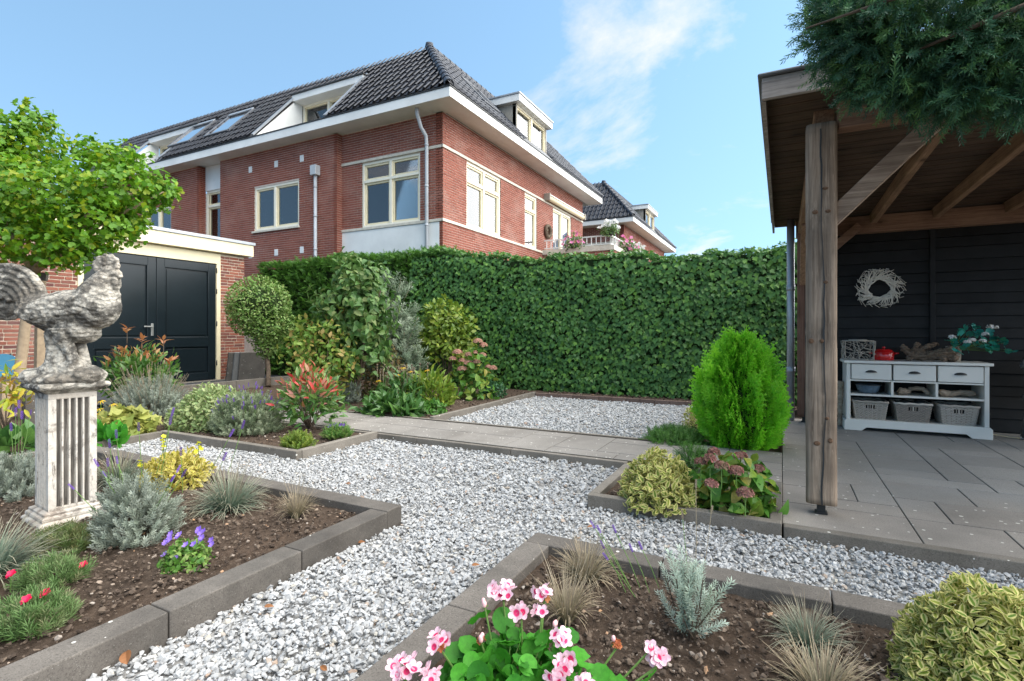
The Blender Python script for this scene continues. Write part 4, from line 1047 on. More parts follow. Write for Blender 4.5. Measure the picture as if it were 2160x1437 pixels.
# twig wreath on the black wall
m_twig = plain('bleached_twigs', (0.72, 0.67, 0.58), 0.85, 0.2, 0.15, 30)
wr = thing('twig_wreath', 'bleached twig wreath hanging on the black board wall', 'wreath', (.93, 6.83, 1.55))
wc = Vector((.93, 6.83, 1.545)); rw = random.Random(5)
def wp(r, a, d=0): return wc+Vector((r*math.cos(a), -d, r*math.sin(a)*.97))
ring = B()
for k_ in range(7):
    r0 = .1+.012*k_/2; a0 = rw.uniform(0, 6.28)
    ring.tube([wp(r0+.012*math.sin(a*1.3+k_), a0+a*.35, .02+.015*math.sin(a+k_)) for a in range(19)], .0075, 6)
ring.build('ring', m_twig, wr, smooth=True)
Tw = B()
for k_ in range(85):
    a = rw.uniform(0, 6.28); r = rw.uniform(.09, .13); pts = []; rad = []; L = rw.uniform(.05, .1); sw = rw.uniform(.2, .8)
    for q in range(5):
        f = q/4; pts.append(wp(r+L*f*(.7+.3*f), a-sw*f+rw.uniform(-.03, .03), .02+.04*rw.random()*f+.01)); rad.append(.0058*(1-f*.55))
    Tw.tube(pts, rad, 5)
    if rw.random() < .6: Tw.tube([pts[2], wp((pts[2]-wc).length+.05, a-sw*.5+rw.uniform(-.35, .35), .04), wp((pts[2]-wc).length+.075, a-sw*.5+rw.uniform(-.45, .45), .05)], [.004, .0035, .002], 5)
Tw.build('twigs', m_twig, wr, smooth=True)

# wicker chair at the right edge
m_chair = plain('dark_grey_rattan', (0.075, 0.075, 0.075), 0.7, 0.3, 0.5, 90, 0.8, bscale=140)
ch_ = thing('wicker_chair', 'dark grey wicker armchair cut off by the right edge of the picture', 'chair', (2.2, 6.1, .07))
q = lambda x, y, z: (1.98+x, 5.98+y, .07+z)
for x, y, dx, dy in ((.04, .06, -.05, -.03), (.5, .06, .04, -.03), (.06, .5, -.04, .05), (.5, .5, .04, .05)):
    lg = B().tube([q(x+dx, y+dy, .01), q(x, y, .4)], [.022, .03], 10).build('leg', m_chair, ch_, smooth=True)
    B().tube([q(x+dx*1.02, y+dy*1.02, 0), q(x+dx, y+dy, .03)], .023, 10).build('glide', m_steel, lg, smooth=True)
B().box(*[a for p in zip(q(.0, .02, .36), q(.55, .55, .44)) for a in p]).build('seat', m_chair, ch_, bevel=.03)
bk = B(); vs, fs = [], []
for i in range(13):
    for j in range(9):
        a = -1.45+2.9*i/12; r = .3+.02*j/8; hh = .38+(.46-.16*abs(math.sin(a))**2)*j/8; vs.append(q(.27+r*math.sin(a), .28+r*.95*math.cos(a), hh))
bk.add(vs, [[i*9+j, i*9+j+1, (i+1)*9+j+1, (i+1)*9+j] for i in range(12) for j in range(8)])
o = bk.build('backrest', m_chair, ch_, smooth=True); md = o.modifiers.new('s', 'SOLIDIFY'); md.thickness = .03
B().tube([Vector(q(.27+.32*math.sin(-1.45+2.9*i/12), .28+.305*math.cos(-1.45+2.9*i/12), .85-.16*abs(math.sin(-1.45+2.9*i/12))**2)) for i in range(13)], .026, 10).build('arm_rail', m_chair, ch_, smooth=True)
tag(B().tube([(1.735, 6.7, .11), (1.8, 6.66, .085), (1.92, 6.58, .077), (2.1, 6.55, .077), (2.4, 6.5, .077)], .004, 6).build('cable', m_cream, None, smooth=True), 'thin pale cable on the paving between sideboard and wicker chair', 'cable')

# ================================================================= LEAF SHAPES (unit length along +y, face up +z)
def ovate(w=.5, fold=.18, curl=.15, peak=.42, seg=5):
    V, F, U = [(0, 0, 0)], [], [0.5]
    for i in range(1, seg):
        y = i/seg; hw = w/2*(math.sin(math.pi*min(1, y**(math.log(.5)/math.log(peak))))**.85); z = -curl*y*y
        V += [(-hw, y, z+fold*hw), (0, y, z), (hw, y, z+fold*hw)]; U += [1, 0, 1]
    V.append((0, 1, -curl)); U.append(.8)
    F += [[0, 2, 1], [0, 3, 2]]
    for i in range(seg-2):
        a = 1+3*i; F += [[a, a+1, a+4, a+3], [a+1, a+2, a+5, a+4]]
    a = 1+3*(seg-2); n = len(V)-1; F += [[a, a+1, n], [a+1, a+2, n]]
    return np.array(V, float), tri(F), np.array(U, float)
def lobed(pts, cup=.08):
    V = [(0, .32, 0)]; U = [0]
    for x, y in pts: r = math.hypot(x, y-.32); V.append((x, y, cup*r*r*2 - .12*max(0, y-.5))); U.append(1)
    n = len(pts); return np.array(V, float), tri([[0, 1+i, 1+(i+1) % n] for i in range(n)]), np.array(U, float)
IVY = [lobed([(0, 0), (.26, -.1), (.34, .12), (.58, .3), (.3, .48), (.2, .62), (0, 1), (-.2, .62), (-.3, .48), (-.58, .3), (-.34, .12), (-.26, -.1)], c) for c in (.1, -.12, .22)]
FAN = [lobed([(0, -.28), (.04, .1), (.42, .42), (.52, .62), (.42, .84), (.2, .92), (.05, .8), (-.05, .8), (-.2, .94), (-.42, .86), (-.54, .62), (-.42, .42), (-.04, .1)], c) for c in (.12, -.2, .3)]
def round_leaf(cup):
    V = [(0, .45, -.02)]; U = [0]
    for k in range(18):
        a = 2*math.pi*k/18 - math.pi/2; r = .5*(1+.07*math.cos(a*9)); 
        if k == 0: r = .2
        V.append((r*math.cos(a), .45+r*math.sin(a), cup*r*r+.05*math.sin(a*9)*r)); U.append(1)
    return np.array(V, float), tri([[0, 1+i, 1+(i+1) % 18] for i in range(18)]), np.array(U, float)
ROUND = [round_leaf(c) for c in (.35, .7, -.2)]
OV = [ovate(.52, .25, c) for c in (.1, .3, -.1)]
OVW = [ovate(.66, .35, c, .38, 6) for c in (.2, .5, .05)]
HAZ = [ovate(.62, .5, c, .4, 6) for c in (.35, .7, .15)]
LANCE = [ovate(.3, .25, c) for c in (.1, .35, .2)]
THIN = [ovate(.17, .2, c, .45, 4) for c in (.1, .4, .2)]
SMALL = [ovate(.5, .3, c, .45, 3) for c in (.1, -.15)]
def blade(curve, w=.022, seg=6):
    V, F, U = [], [], []; y = z = 0.0; a = 0.0
    for i in range(seg+1):
        f = i/seg; hw = w/2*(1-f**1.6)+.0015
        V += [(-hw, y, z), (hw, y, z)]; U += [f, f]; a = curve*f**1.3; y += math.cos(a)/seg; z -= math.sin(a)/seg
    return np.array(V, float), tri([[2*i, 2*i+1, 2*i+3, 2*i+2] for i in range(seg)]), np.array(U, float)
BLADES = [blade(c) for c in (.15, .5, .9, 1.4, 2.0)]
STRAW = [blade(c, .012) for c in (.05, .25, .5)]
def sprig(seed, levels=8, per=5, ln=.26, w=.05, bend=.15, up=.75):
    r = random.Random(seed); V, F, U = [], [], []
    def add(vs, fs, us):
        n = len(V); V.extend(vs); F.extend([[i+n for i in f] for f in fs]); U.extend(us)
    mid = lambda y: (bend*y*y*math.sin(seed), y, bend*y*y*math.cos(seed*2))
    for i in range(4):
        a, b = mid(i/4), mid((i+1)/4); add([(a[0]-.012, a[1], a[2]), (a[0]+.012, a[1], a[2]), (b[0]+.01, b[1], b[2]), (b[0]-.01, b[1], b[2])], [[0, 1, 2, 3]], [i/4]*4)
    for l in range(levels):
        y = .12+.86*l/(levels-1); c = Vector(mid(y))
        for k in range(per):
            a = 2*math.pi*(k+.5*(l % 2))/per+r.uniform(-.3, .3); L = ln*(1.1-.45*y)*r.uniform(.8, 1.2); u_ = up+r.uniform(-.15, .25)
            d = Vector((math.cos(a), u_, math.sin(a))).normalized()*L; s = Vector((-math.sin(a), 0, math.cos(a)))*w/2
            e = c+d*.55+Vector((0, .0, 0)); t = c+d+Vector((0, L*.12, 0))
            add([tuple(c), tuple(e-s), tuple(t), tuple(e+s)], [[0, 1, 2, 3]], [y]*4)
    return np.array(V, float), tri(F), np.array(U, float)
LAV = [sprig(i, 7, 5, .3, .06) for i in range(4)]
CURRY = [sprig(i, 11, 6, .24, .042, .25, .55) for i in range(4)]
NEEDLE = [sprig(i, 9, 5, .22, .028, .3, .5) for i in range(4)]
YEW = [sprig(i, 12, 4, .2, .034, .3, .7) for i in range(4)]
def frond(seed, nt=7, w=.07):
    r = random.Random(seed); V, F, U = [], [], []
    def rh(p, d, L, hw):
        d = Vector(d).normalized(); s = Vector((-d.y, d.x, 0))*hw; n = len(V); p = Vector(p)
        V.extend([tuple(p), tuple(p+d*L*.5-s+Vector((0, 0, r.uniform(-.02, .02)))), tuple(p+d*L+Vector((0, 0, r.uniform(-.05, .03)))), tuple(p+d*L*.5+s)]); F.append([n, n+1, n+2, n+3]); U.extend([p.y, p.y, 1, p.y])
    rh((0, 0, 0), (0, 1, 0), 1.0, w*.55)
    for i in range(nt):
        y = .1+.75*i/(nt-1); s = 1 if i % 2 else -1; L = .5*(1.05-y)*r.uniform(.8, 1.2); d = (s*.8, 1, 0)
        rh((0, y, 0), d, L, w*.5); dv = Vector(d).normalized()
        rh(Vector((0, y, 0))+dv*L*.35, (s*.1, 1, 0), L*.55, w*.42); rh(Vector((0, y, 0))+dv*L*.6, (s*1.4, .7, 0), L*.4, w*.4)
    return np.array(V, float), tri(F), np.array(U, float)
FROND = [frond(i) for i in range(5)]
def spike():                                                       # flower spike of lavender: whorls of small petals
    V, F, U = [], [], []; r = random.Random(2)
    for l in range(8):
        y = l/8; rr = .13*(1-.5*abs(y-.4))
        for k in range(5):
            a = 2*math.pi*(k+.5*(l % 2))/5; n = len(V); c, s = math.cos(a), math.sin(a)
            V.extend([(c*rr*.3, y, s*rr*.3), (c*rr-s*.06, y+.07, s*rr+c*.06), (c*rr*1.15, y+.16, s*rr*1.15), (c*rr+s*.06, y+.07, s*rr-c*.06)]); F.append([n, n+1, n+2, n+3]); U.extend([y]*4)
    return np.array(V, float), tri(F), np.array(U, float)
SPIKE = [spike()]
def floret(np_=5, w=.62, cup=.25):
    V, F, U = [], [], []
    for k in range(np_):
        a = 2*math.pi*k/np_; c, s = math.cos(a), math.sin(a); n = len(V)
        for (x, y, z, u) in ((0, .02, 0, 0), (-w*.28, .28, cup*.3, .45), (-w*.42, .62, cup*.8, 1), (0, .56, cup*.5, .7), (w*.42, .62, cup*.8, 1), (w*.28, .28, cup*.3, .45), (-w*.22, .9, cup, 1), (0, .95, cup*.9, 1), (w*.22, .9, cup, 1)):
            V.append((x*c-y*s, x*s+y*c, z)); U.append(u)
        F += [[n, n+5, n+3, n+1], [n+1, n+3, n+2], [n+5, n+4, n+3], [n+2, n+3, n+7, n+6], [n+3, n+4, n+8, n+7]]
    return np.array(V, float), tri(F), np.array(U, float)
FLORET = [floret(5, .95, .3), floret(5, .9, .6)]
PETAL4 = [floret(4, 1.0, .2), floret(4, 1.0, .5)]

# ---------------------------------------------------------------- foliage colours
L_ivy = leafmat('ivy_leaf', [(0.03, 0.078, 0.021), (0.042, 0.105, 0.024), (0.034, 0.088, 0.028), (0.066, 0.145, 0.026), (0.046, 0.11, 0.03), (0.095, 0.19, 0.028), (0.04, 0.1, 0.024), (0.06, 0.13, 0.03)], .28, .42, .3, gain=1.95)
L_hedge = leafmat('cypress_hedge_leaf', [(0.03, 0.085, 0.012), (0.05, 0.13, 0.016), (0.075, 0.18, 0.02), (0.04, 0.1, 0.015)], .35, .55, gain=1.8)
L_gink = leafmat('ginkgo_leaf', [(0.08, 0.22, 0.012), (0.13, 0.32, 0.015), (0.19, 0.4, 0.018), (0.1, 0.26, 0.014), (0.26, 0.44, 0.02), (0.38, 0.42, 0.02)], .4, .45, gain=.95)
L_thuja = leafmat('bright_thuja_leaf', [(0.07, 0.24, 0.01), (0.11, 0.36, 0.014), (0.16, 0.46, 0.018), (0.09, 0.29, 0.012)], .35, .5, tip=(.4, (0.33, 0.7, 0.05)), gain=2.0)
L_yew = leafmat('dark_conifer_needle', [(0.02, 0.06, 0.035), (0.035, 0.095, 0.05), (0.05, 0.125, 0.055), (0.08, 0.17, 0.045)], .3, .45, gain=1.8)
L_jun = leafmat('spreading_juniper_leaf', [(0.045, 0.13, 0.02), (0.075, 0.2, 0.03), (0.1, 0.24, 0.03)], .3, .5)
L_euo = leafmat('variegated_euonymus_leaf', [(0.1, 0.18, 0.025), (0.16, 0.24, 0.03), (0.3, 0.32, 0.05), (0.12, 0.2, 0.03)], .35, .6, .2, margin=(.4, (0.66, 0.6, 0.24)))
L_euog = leafmat('golden_euonymus_leaf', [(0.22, 0.24, 0.03), (0.36, 0.33, 0.04), (0.5, 0.44, 0.06)], .3, .4, margin=(.5, (0.68, 0.56, 0.16)))
L_lav = leafmat('silver_lavender_leaf', [(0.17, 0.2, 0.15), (0.26, 0.29, 0.23), (0.34, 0.37, 0.31), (0.2, 0.24, 0.19)], .2, .7, .2)
L_lavg = leafmat('grey_green_lavender_leaf', [(0.14, 0.18, 0.1), (0.22, 0.27, 0.16), (0.3, 0.33, 0.22)], .2, .7, .2)
L_curry = leafmat('curry_plant_leaf', [(0.28, 0.35, 0.27), (0.4, 0.48, 0.4), (0.5, 0.57, 0.5)], .25, .7, .2)
L_fes = leafmat('blue_fescue_blade', [(0.1, 0.15, 0.1), (0.16, 0.22, 0.16), (0.24, 0.29, 0.22), (0.13, 0.18, 0.12)], .25, .6, tip=(.4, (0.46, 0.4, 0.29)))
L_fesb = leafmat('dry_fescue_blade', [(0.11, 0.13, 0.07), (0.2, 0.18, 0.11), (0.32, 0.25, 0.16)], .25, .6, tip=(.15, (0.5, 0.39, 0.26)))
L_pho = leafmat('photinia_green_leaf', [(0.04, 0.11, 0.02), (0.065, 0.16, 0.028), (0.1, 0.2, 0.035), (0.14, 0.22, 0.05)], .28, .32, .5)
L_red = leafmat('photinia_red_leaf', [(0.45, 0.03, 0.03), (0.55, 0.08, 0.06), (0.42, 0.2, 0.13), (0.52, 0.05, 0.06), (0.3, 0.2, 0.08), (0.55, 0.24, 0.2)], .35, .35, .5)
L_ora = leafmat('photinia_copper_leaf', [(0.36, 0.12, 0.04), (0.42, 0.2, 0.08), (0.3, 0.22, 0.05)], .35, .35, .5)
L_hyd = leafmat('hydrangea_leaf', [(0.05, 0.14, 0.02), (0.085, 0.22, 0.03), (0.13, 0.28, 0.035), (0.22, 0.3, 0.04), (0.3, 0.24, 0.05)], .3, .42)
L_haz = leafmat('hazel_leaf', [(0.045, 0.115, 0.025), (0.075, 0.16, 0.035), (0.11, 0.2, 0.05), (0.18, 0.22, 0.07)], .3, .5)
L_spi = leafmat('red_edged_shrub_leaf', [(0.1, 0.2, 0.03), (0.16, 0.27, 0.04), (0.22, 0.3, 0.05), (0.36, 0.22, 0.07), (0.13, 0.24, 0.03)], .32, .45)
L_bud = leafmat('silver_buddleia_leaf', [(0.11, 0.16, 0.1), (0.18, 0.23, 0.15), (0.28, 0.32, 0.24)], .25, .6)
L_yel = leafmat('yellow_green_leaf', [(0.1, 0.18, 0.02), (0.17, 0.26, 0.03), (0.26, 0.3, 0.04), (0.08, 0.16, 0.02)], .3, .4)
L_hos = leafmat('deep_green_leaf', [(0.035, 0.1, 0.025), (0.06, 0.15, 0.03), (0.1, 0.2, 0.04)], .25, .38, .5)
L_ball = leafmat('variegated_box_leaf', [(0.08, 0.17, 0.03), (0.12, 0.23, 0.04), (0.22, 0.3, 0.09), (0.14, 0.25, 0.05), (0.3, 0.34, 0.12)], .3, .45)
L_heb = leafmat('variegated_hebe_leaf', [(0.14, 0.22, 0.07), (0.24, 0.31, 0.12), (0.4, 0.42, 0.2), (0.18, 0.26, 0.09)], .3, .45)
L_heu = leafmat('lime_heuchera_leaf', [(0.2, 0.25, 0.05), (0.3, 0.32, 0.07), (0.36, 0.33, 0.09), (0.15, 0.2, 0.04)], .3, .5)
L_ger = leafmat('geranium_leaf', [(0.025, 0.13, 0.012), (0.04, 0.19, 0.016), (0.06, 0.26, 0.02), (0.035, 0.16, 0.014)], .32, .55, .25, gain=1.5)
L_sed = leafmat('low_green_leaf', [(0.06, 0.16, 0.025), (0.11, 0.24, 0.035), (0.16, 0.28, 0.05), (0.2, 0.24, 0.07)], .3, .5)
L_sedb = leafmat('dull_green_leaf', [(0.07, 0.12, 0.03), (0.12, 0.17, 0.05), (0.2, 0.18, 0.08)], .3, .5)
L_blue = leafmat('blue_green_leaf', [(0.03, 0.09, 0.04), (0.05, 0.14, 0.06), (0.08, 0.2, 0.07)], .25, .5)
L_teal = leafmat('teal_artificial_leaf', [(0.01, 0.13, 0.08), (0.015, 0.2, 0.15), (0.03, 0.26, 0.24), (0.02, 0.16, 0.06)], .2, .4)
L_pur = leafmat('purple_flower', [(0.16, 0.07, 0.36), (0.25, 0.13, 0.52), (0.1, 0.05, 0.22)], .3, .6)
L_camp = leafmat('violet_bellflower', [(0.24, 0.13, 0.7), (0.35, 0.22, 0.8), (0.2, 0.1, 0.6)], .35, .5)
L_dead = leafmat('dry_flower_stalk', [(0.24, 0.2, 0.14), (0.33, 0.28, 0.2), (0.18, 0.14, 0.11)], .2, .8)
L_pink = leafmat('pink_geranium_petal', [(0.9, 0.02, 0.12), (0.85, 0.03, 0.16)], .3, .5, margin=(.5, (0.93, 0.68, 0.76)))
L_bud2 = leafmat('pale_pink_bud', [(0.8, 0.36, 0.42), (0.85, 0.5, 0.52)], .3, .5)
L_dry = leafmat('withered_petal', [(0.35, 0.09, 0.03), (0.45, 0.17, 0.06), (0.28, 0.06, 0.03)], .2, .7)
L_hydf = leafmat('faded_hydrangea_flower', [(0.42, 0.22, 0.16), (0.5, 0.3, 0.22), (0.36, 0.24, 0.14), (0.46, 0.18, 0.16)], .25, .7)
L_hydp = leafmat('pink_hydrangea_flower', [(0.4, 0.15, 0.14), (0.42, 0.22, 0.18), (0.24, 0.13, 0.08), (0.17, 0.16, 0.08)], .25, .7, gain=1.0)
L_crim = leafmat('crimson_pink_flower', [(0.7, 0.005, 0.06), (0.8, 0.02, 0.1)], .25, .5)
L_org = leafmat('orange_yellow_flower', [(0.85, 0.35, 0.01), (0.9, 0.48, 0.02)], .25, .5)
L_whitef = leafmat('white_flower', [(0.75, 0.7, 0.62), (0.8, 0.78, 0.72)], .3, .6)
L_litter = leafmat('fallen_leaf', [(0.22, 0.09, 0.03), (0.3, 0.13, 0.05), (0.16, 0.07, 0.03)], .15, .7)
m_bark = plain('grey_brown_bark', (0.12, 0.09, 0.065), 0.9, 0.15, 0.4, 25, 0.7, bscale=40)
m_bark2 = plain('pale_ginkgo_bark', (0.36, 0.27, 0.18), 0.9, 0.15, 0.2, 18, 0.5, bscale=30)
m_stem = plain('green_stem', (0.12, 0.22, 0.05), 0.6, 0.3, 0.2, 20)
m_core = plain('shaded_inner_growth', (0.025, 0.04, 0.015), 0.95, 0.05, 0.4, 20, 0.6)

# ---------------------------------------------------------------- plant builders
def dome_pts(c, rx, ry, h, n, shell=.3, lump=.14, zmin=-.1, seed=None):
    d = norm(rng.normal(size=(int(n*2.2), 3))); d = d[d[:, 2] > zmin][:n]
    off = rng.uniform(0, 100) if seed is None else seed
    lp = np.array([mnoise.noise(Vector(v)*2.3+Vector((off, 0, 0))) for v in d])
    r = (1-shell*rng.random(len(d))**1.6)*(1+lump*lp*1.6)
    P = np.array(c)+d*np.array([rx, ry, h])*r[:, None]
    return P, norm(d/np.array([rx, ry, h]))
def leaf_frames(P, N, size, out=.5, up=.2, rand=.8, tilt=.35):
    n = len(P); Y = N*out+norm(rng.normal(size=(n, 3)))*rand+np.array([0, 0, up]); Z = N+np.array([0, 0, .5])+rng.normal(size=(n, 3))*tilt
    S = rng.uniform(size[0], size[1], n); return frames(P-norm(Y)*S[:, None]*.4, Y, Z, S)
def stems(root, base, ends, r0, mat, name='stems', sway=.06, n=6):
    b = B(); base = Vector(base)
    for e in ends:
        e = Vector(e); m = base.lerp(e, .5)+Vector((random.uniform(-sway, sway), random.uniform(-sway, sway), random.uniform(0, sway)))
        b.tube([base+Vector((random.uniform(-.02, .02), random.uniform(-.02, .02), 0)), base.lerp(m, .55), m, m.lerp(e, .55), e], [r0, r0*.85, r0*.65, r0*.5, r0*.3], n)
    return b.build(name, mat, root, smooth=True)
def shrub(name, label, cat, base, rx, ry, h, variants, size, n, mat, n_obj=0, group=None, shell=.4, lump=.18, out=.5, up=.25, rand=.8, lift=0.0, stem=.008, nst=9, stem_mat=None, leafname='leaf', zmin=-.15, core=False):
    base = Vector(base); root = thing(name, label, cat, base, group)
    hz = (h-lift)*.5; c = (base.x, base.y, base.z+lift+hz*.92)
    if zmin > -.5: hz = h-lift; c = (base.x, base.y, base.z+lift)
    P, N = dome_pts(c, rx, ry, hz, n, shell, lump, zmin)
    scatter(root, leafname, variants, leaf_frames(P, N, size, out, up, rand), mat, n_obj)
    if stem:
        ii = rng.integers(0, len(P), nst); stems(root, base+Vector((0, 0, -.01)), [Vector(c).lerp(Vector(P[i]), .8) for i in ii], stem, stem_mat or m_bark)
    if core:
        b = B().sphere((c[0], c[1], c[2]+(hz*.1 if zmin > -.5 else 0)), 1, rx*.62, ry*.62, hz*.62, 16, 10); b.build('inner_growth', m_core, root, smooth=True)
    return root
def tuft(name, label, base, rad, h, n, mat, variants=BLADES, cat='grass', group=None, flat=.9, straw=0, strawmat=None, lens=(.7, 1.1)):
    base = Vector(base); root = thing(name, label, cat, base, group)
    a = rng.uniform(0, 2*np.pi, n); k = rng.random(n)**.7*flat
    O = np.stack([np.cos(a), np.sin(a), np.zeros(n)], 1); Y = O*np.sin(k*1.25)[:, None]+np.array([0, 0, 1])*np.cos(k*1.25)[:, None]
    P = np.array(base)+O*(rng.random(n)**.5*rad*.22)[:, None]; L = math.hypot(rad, h)*rng.uniform(lens[0], lens[1], n)*.82
    scatter(root, 'blade', variants, frames(P, Y, -O+np.array([0, 0, .6])+rng.normal(size=(n, 3))*.15, L), mat, 0, rest='blades')
    if straw:
        n = straw; a = rng.uniform(0, 2*np.pi, n); k = rng.random(n)*.6; O = np.stack([np.cos(a), np.sin(a), np.zeros(n)], 1)
        Y = O*np.sin(k)[:, None]+np.array([0, 0, 1])*np.cos(k)[:, None]
        scatter(root, 'stalk', STRAW, frames(np.array(base)+O*rad*.15, Y, -O, h*rng.uniform(1.0, 1.5, n)), strawmat or L_dead, 0, rest='stalks')
    return root
def lavender(name, label, base, rx, ry, h, n, mat, spr=LAV, size=(.07, .12), spikes=0, spmat=None, sl=.2, cat='lavender', group=None, zmin=.0):
    base = Vector(base); root = thing(name, label, cat, base, group)
    P, N = dome_pts((base.x, base.y, base.z), rx, ry, h, n, .45, .22, zmin)
    scatter(root, 'sprig', spr, leaf_frames(P, N, size, .7, .7, .35, .6), mat, 0, rest='foliage')
    ii = rng.integers(0, len(P), 14); stems(root, base, [base.lerp(Vector(P[i]), .85) for i in ii], .006, m_bark)
    if spikes:
        P, N = dome_pts((base.x, base.y, base.z), rx*.9, ry*.9, h, spikes, .1, .1, .25); st = B(); ends, dirs = [], []
        for p, nn in zip(P, N):
            d = (Vector(nn)+Vector((random.uniform(-.3, .3), random.uniform(-.3, .3), 1.1))).normalized(); e = Vector(p)+d*sl*random.uniform(.6, 1.3)
            st.tube([Vector(p)-d*.05, Vector(p).lerp(e, .5)+Vector((random.uniform(-.01, .01), random.uniform(-.01, .01), 0)), e], .0016, 4, cap=False); ends.append(e); dirs.append(d)
        st.build('flower_stems', m_stem if spmat is L_pur else m_deadst, root)
        scatter(root, 'flower_spike', SPIKE, frames(np.array(ends), np.array(dirs), np.tile((1., .2, 0), (len(ends), 1)), rng.uniform(.03, .05, len(ends))), spmat or L_pur, 0, rest='flower_spikes')
    return root
m_deadst = plain('dry_stalk', (0.27, 0.22, 0.15), 0.9, 0.1)
def flower_head(root, c, r, n, mat, variants=PETAL4, size=(.012, .018), flat=.6, name='flower_head'):
    d = norm(rng.normal(size=(n, 3))); d[:, 2] = np.abs(d[:, 2])*.9+.05; d = norm(d)
    P = np.array(c)+d*np.array([r, r, r*flat]); t = norm(np.cross(d, rng.normal(size=(n, 3))))
    me = join_np(name, variants, frames(P, t, d, rng.uniform(size[0], size[1], n)), rng.integers(0, len(variants), n), rng.random(n), False)
    return mesh_obj(name, me, mat, root)

# ================================================================= HEDGES
iv = thing('ivy_hedge', 'dark green ivy covered screen along the back of the garden', 'hedge', (-2.6, 8.5, 0))
def top_ivy(x): return 2.28 + .035*math.sin(x*2.3+1) + .03*math.sin(x*5.1) + .02*math.sin(x*11.7) + .16*max(0, min(1, (-1.8-x)/2.5)) + .22*max(0, min(1, (-4.6-x)/1.6))
n = 15500; X = rng.uniform(-6.6, .75, n); T = np.array([top_ivy(x) for x in X]); Zp = .04+(T-.04)*rng.random(n)**.97
bulge = np.array([mnoise.fractal(Vector((x*1.1, z*1.4, 4)), .9, 2, 3) for x, z in zip(X, Zp)])
Yp = 8.33-.07*bulge+rng.uniform(-.02, .07, n)+.16*np.clip((Zp-T+.22)/.22, 0, 1)**2-.05*np.clip(.5-Zp, 0, 1)
P = np.stack([X, Yp, Zp], 1); N = np.tile((0., -1., .35), (n, 1)); N[Zp > T-.12] = (0, -.5, 1)
Y = np.stack([rng.normal(0, .45, n), rng.normal(-.25, .2, n), -np.ones(n)], 1)
M1 = frames(P-norm(Y)*.03, Y, N+rng.normal(size=(n, 3))*.28, rng.uniform(.046, .085, n))
n2 = 2600; X = rng.uniform(-6.6, .75, n2); T = np.array([top_ivy(x) for x in X])+.05*np.array([mnoise.noise(Vector((x*3, 1, 1))) for x in X])
P = np.stack([X, rng.uniform(8.36, 8.9, n2), T+rng.uniform(-.06, .05, n2)], 1); Y = rng.normal(size=(n2, 3)); Y[:, 2] = rng.uniform(-.1, .7, n2)
M2 = frames(P, Y, np.tile((0, -.2, 1.), (n2, 1))+rng.normal(size=(n2, 3))*.4, rng.uniform(.05, .085, n2))
scatter(iv, 'leaf', IVY, np.concatenate([M1, M2]), L_ivy, 300)
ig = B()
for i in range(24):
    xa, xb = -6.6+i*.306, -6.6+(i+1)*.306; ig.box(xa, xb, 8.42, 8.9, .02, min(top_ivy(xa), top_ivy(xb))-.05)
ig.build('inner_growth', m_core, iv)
co = thing('conifer_hedge', 'taller feathery conifer hedge left of the ivy, trimmed flat on top', 'hedge', (-8.0, 8.7, 0))
n = 6500; X = rng.uniform(-11.4, -5.9, n); top = 2.72+.03*np.sin(X*2); Zp = .1+(top-.1)*rng.random(n)**.8
Yp = 8.48+rng.uniform(-.03, .1, n)-.07*np.array([mnoise.noise(Vector((x*1.6, z*1.6, 9))) for x, z in zip(X, Zp)])
P = np.stack([X, Yp, Zp], 1); Y = np.stack([rng.normal(.25, .6, n), -rng.uniform(.3, 1, n), rng.normal(.3, .5, n)], 1)
M1 = frames(P, Y, np.tile((0, -.6, .8), (n, 1))+rng.normal(size=(n, 3))*.5, rng.uniform(.1, .2, n))
n2 = 3200; X = rng.uniform(-11.4, -5.9, n2); P = np.stack([X, rng.uniform(8.45, 9.3, n2), 2.69+.03*np.sin(X*2)+rng.uniform(-.05, .05, n2)], 1)
Y = rng.normal(size=(n2, 3)); Y[:, 2] = rng.uniform(.1, .9, n2)
M2 = frames(P, Y, np.tile((0, -.3, 1.), (n2, 1))+rng.normal(size=(n2, 3))*.5, rng.uniform(.08, .17, n2))
scatter(co, 'spray', FROND, np.concatenate([M1, M2]), L_hedge, 0)
B().box(-11.4, -5.9, 8.6, 9.25, .02, 2.6).build('inner_growth', m_core, co)

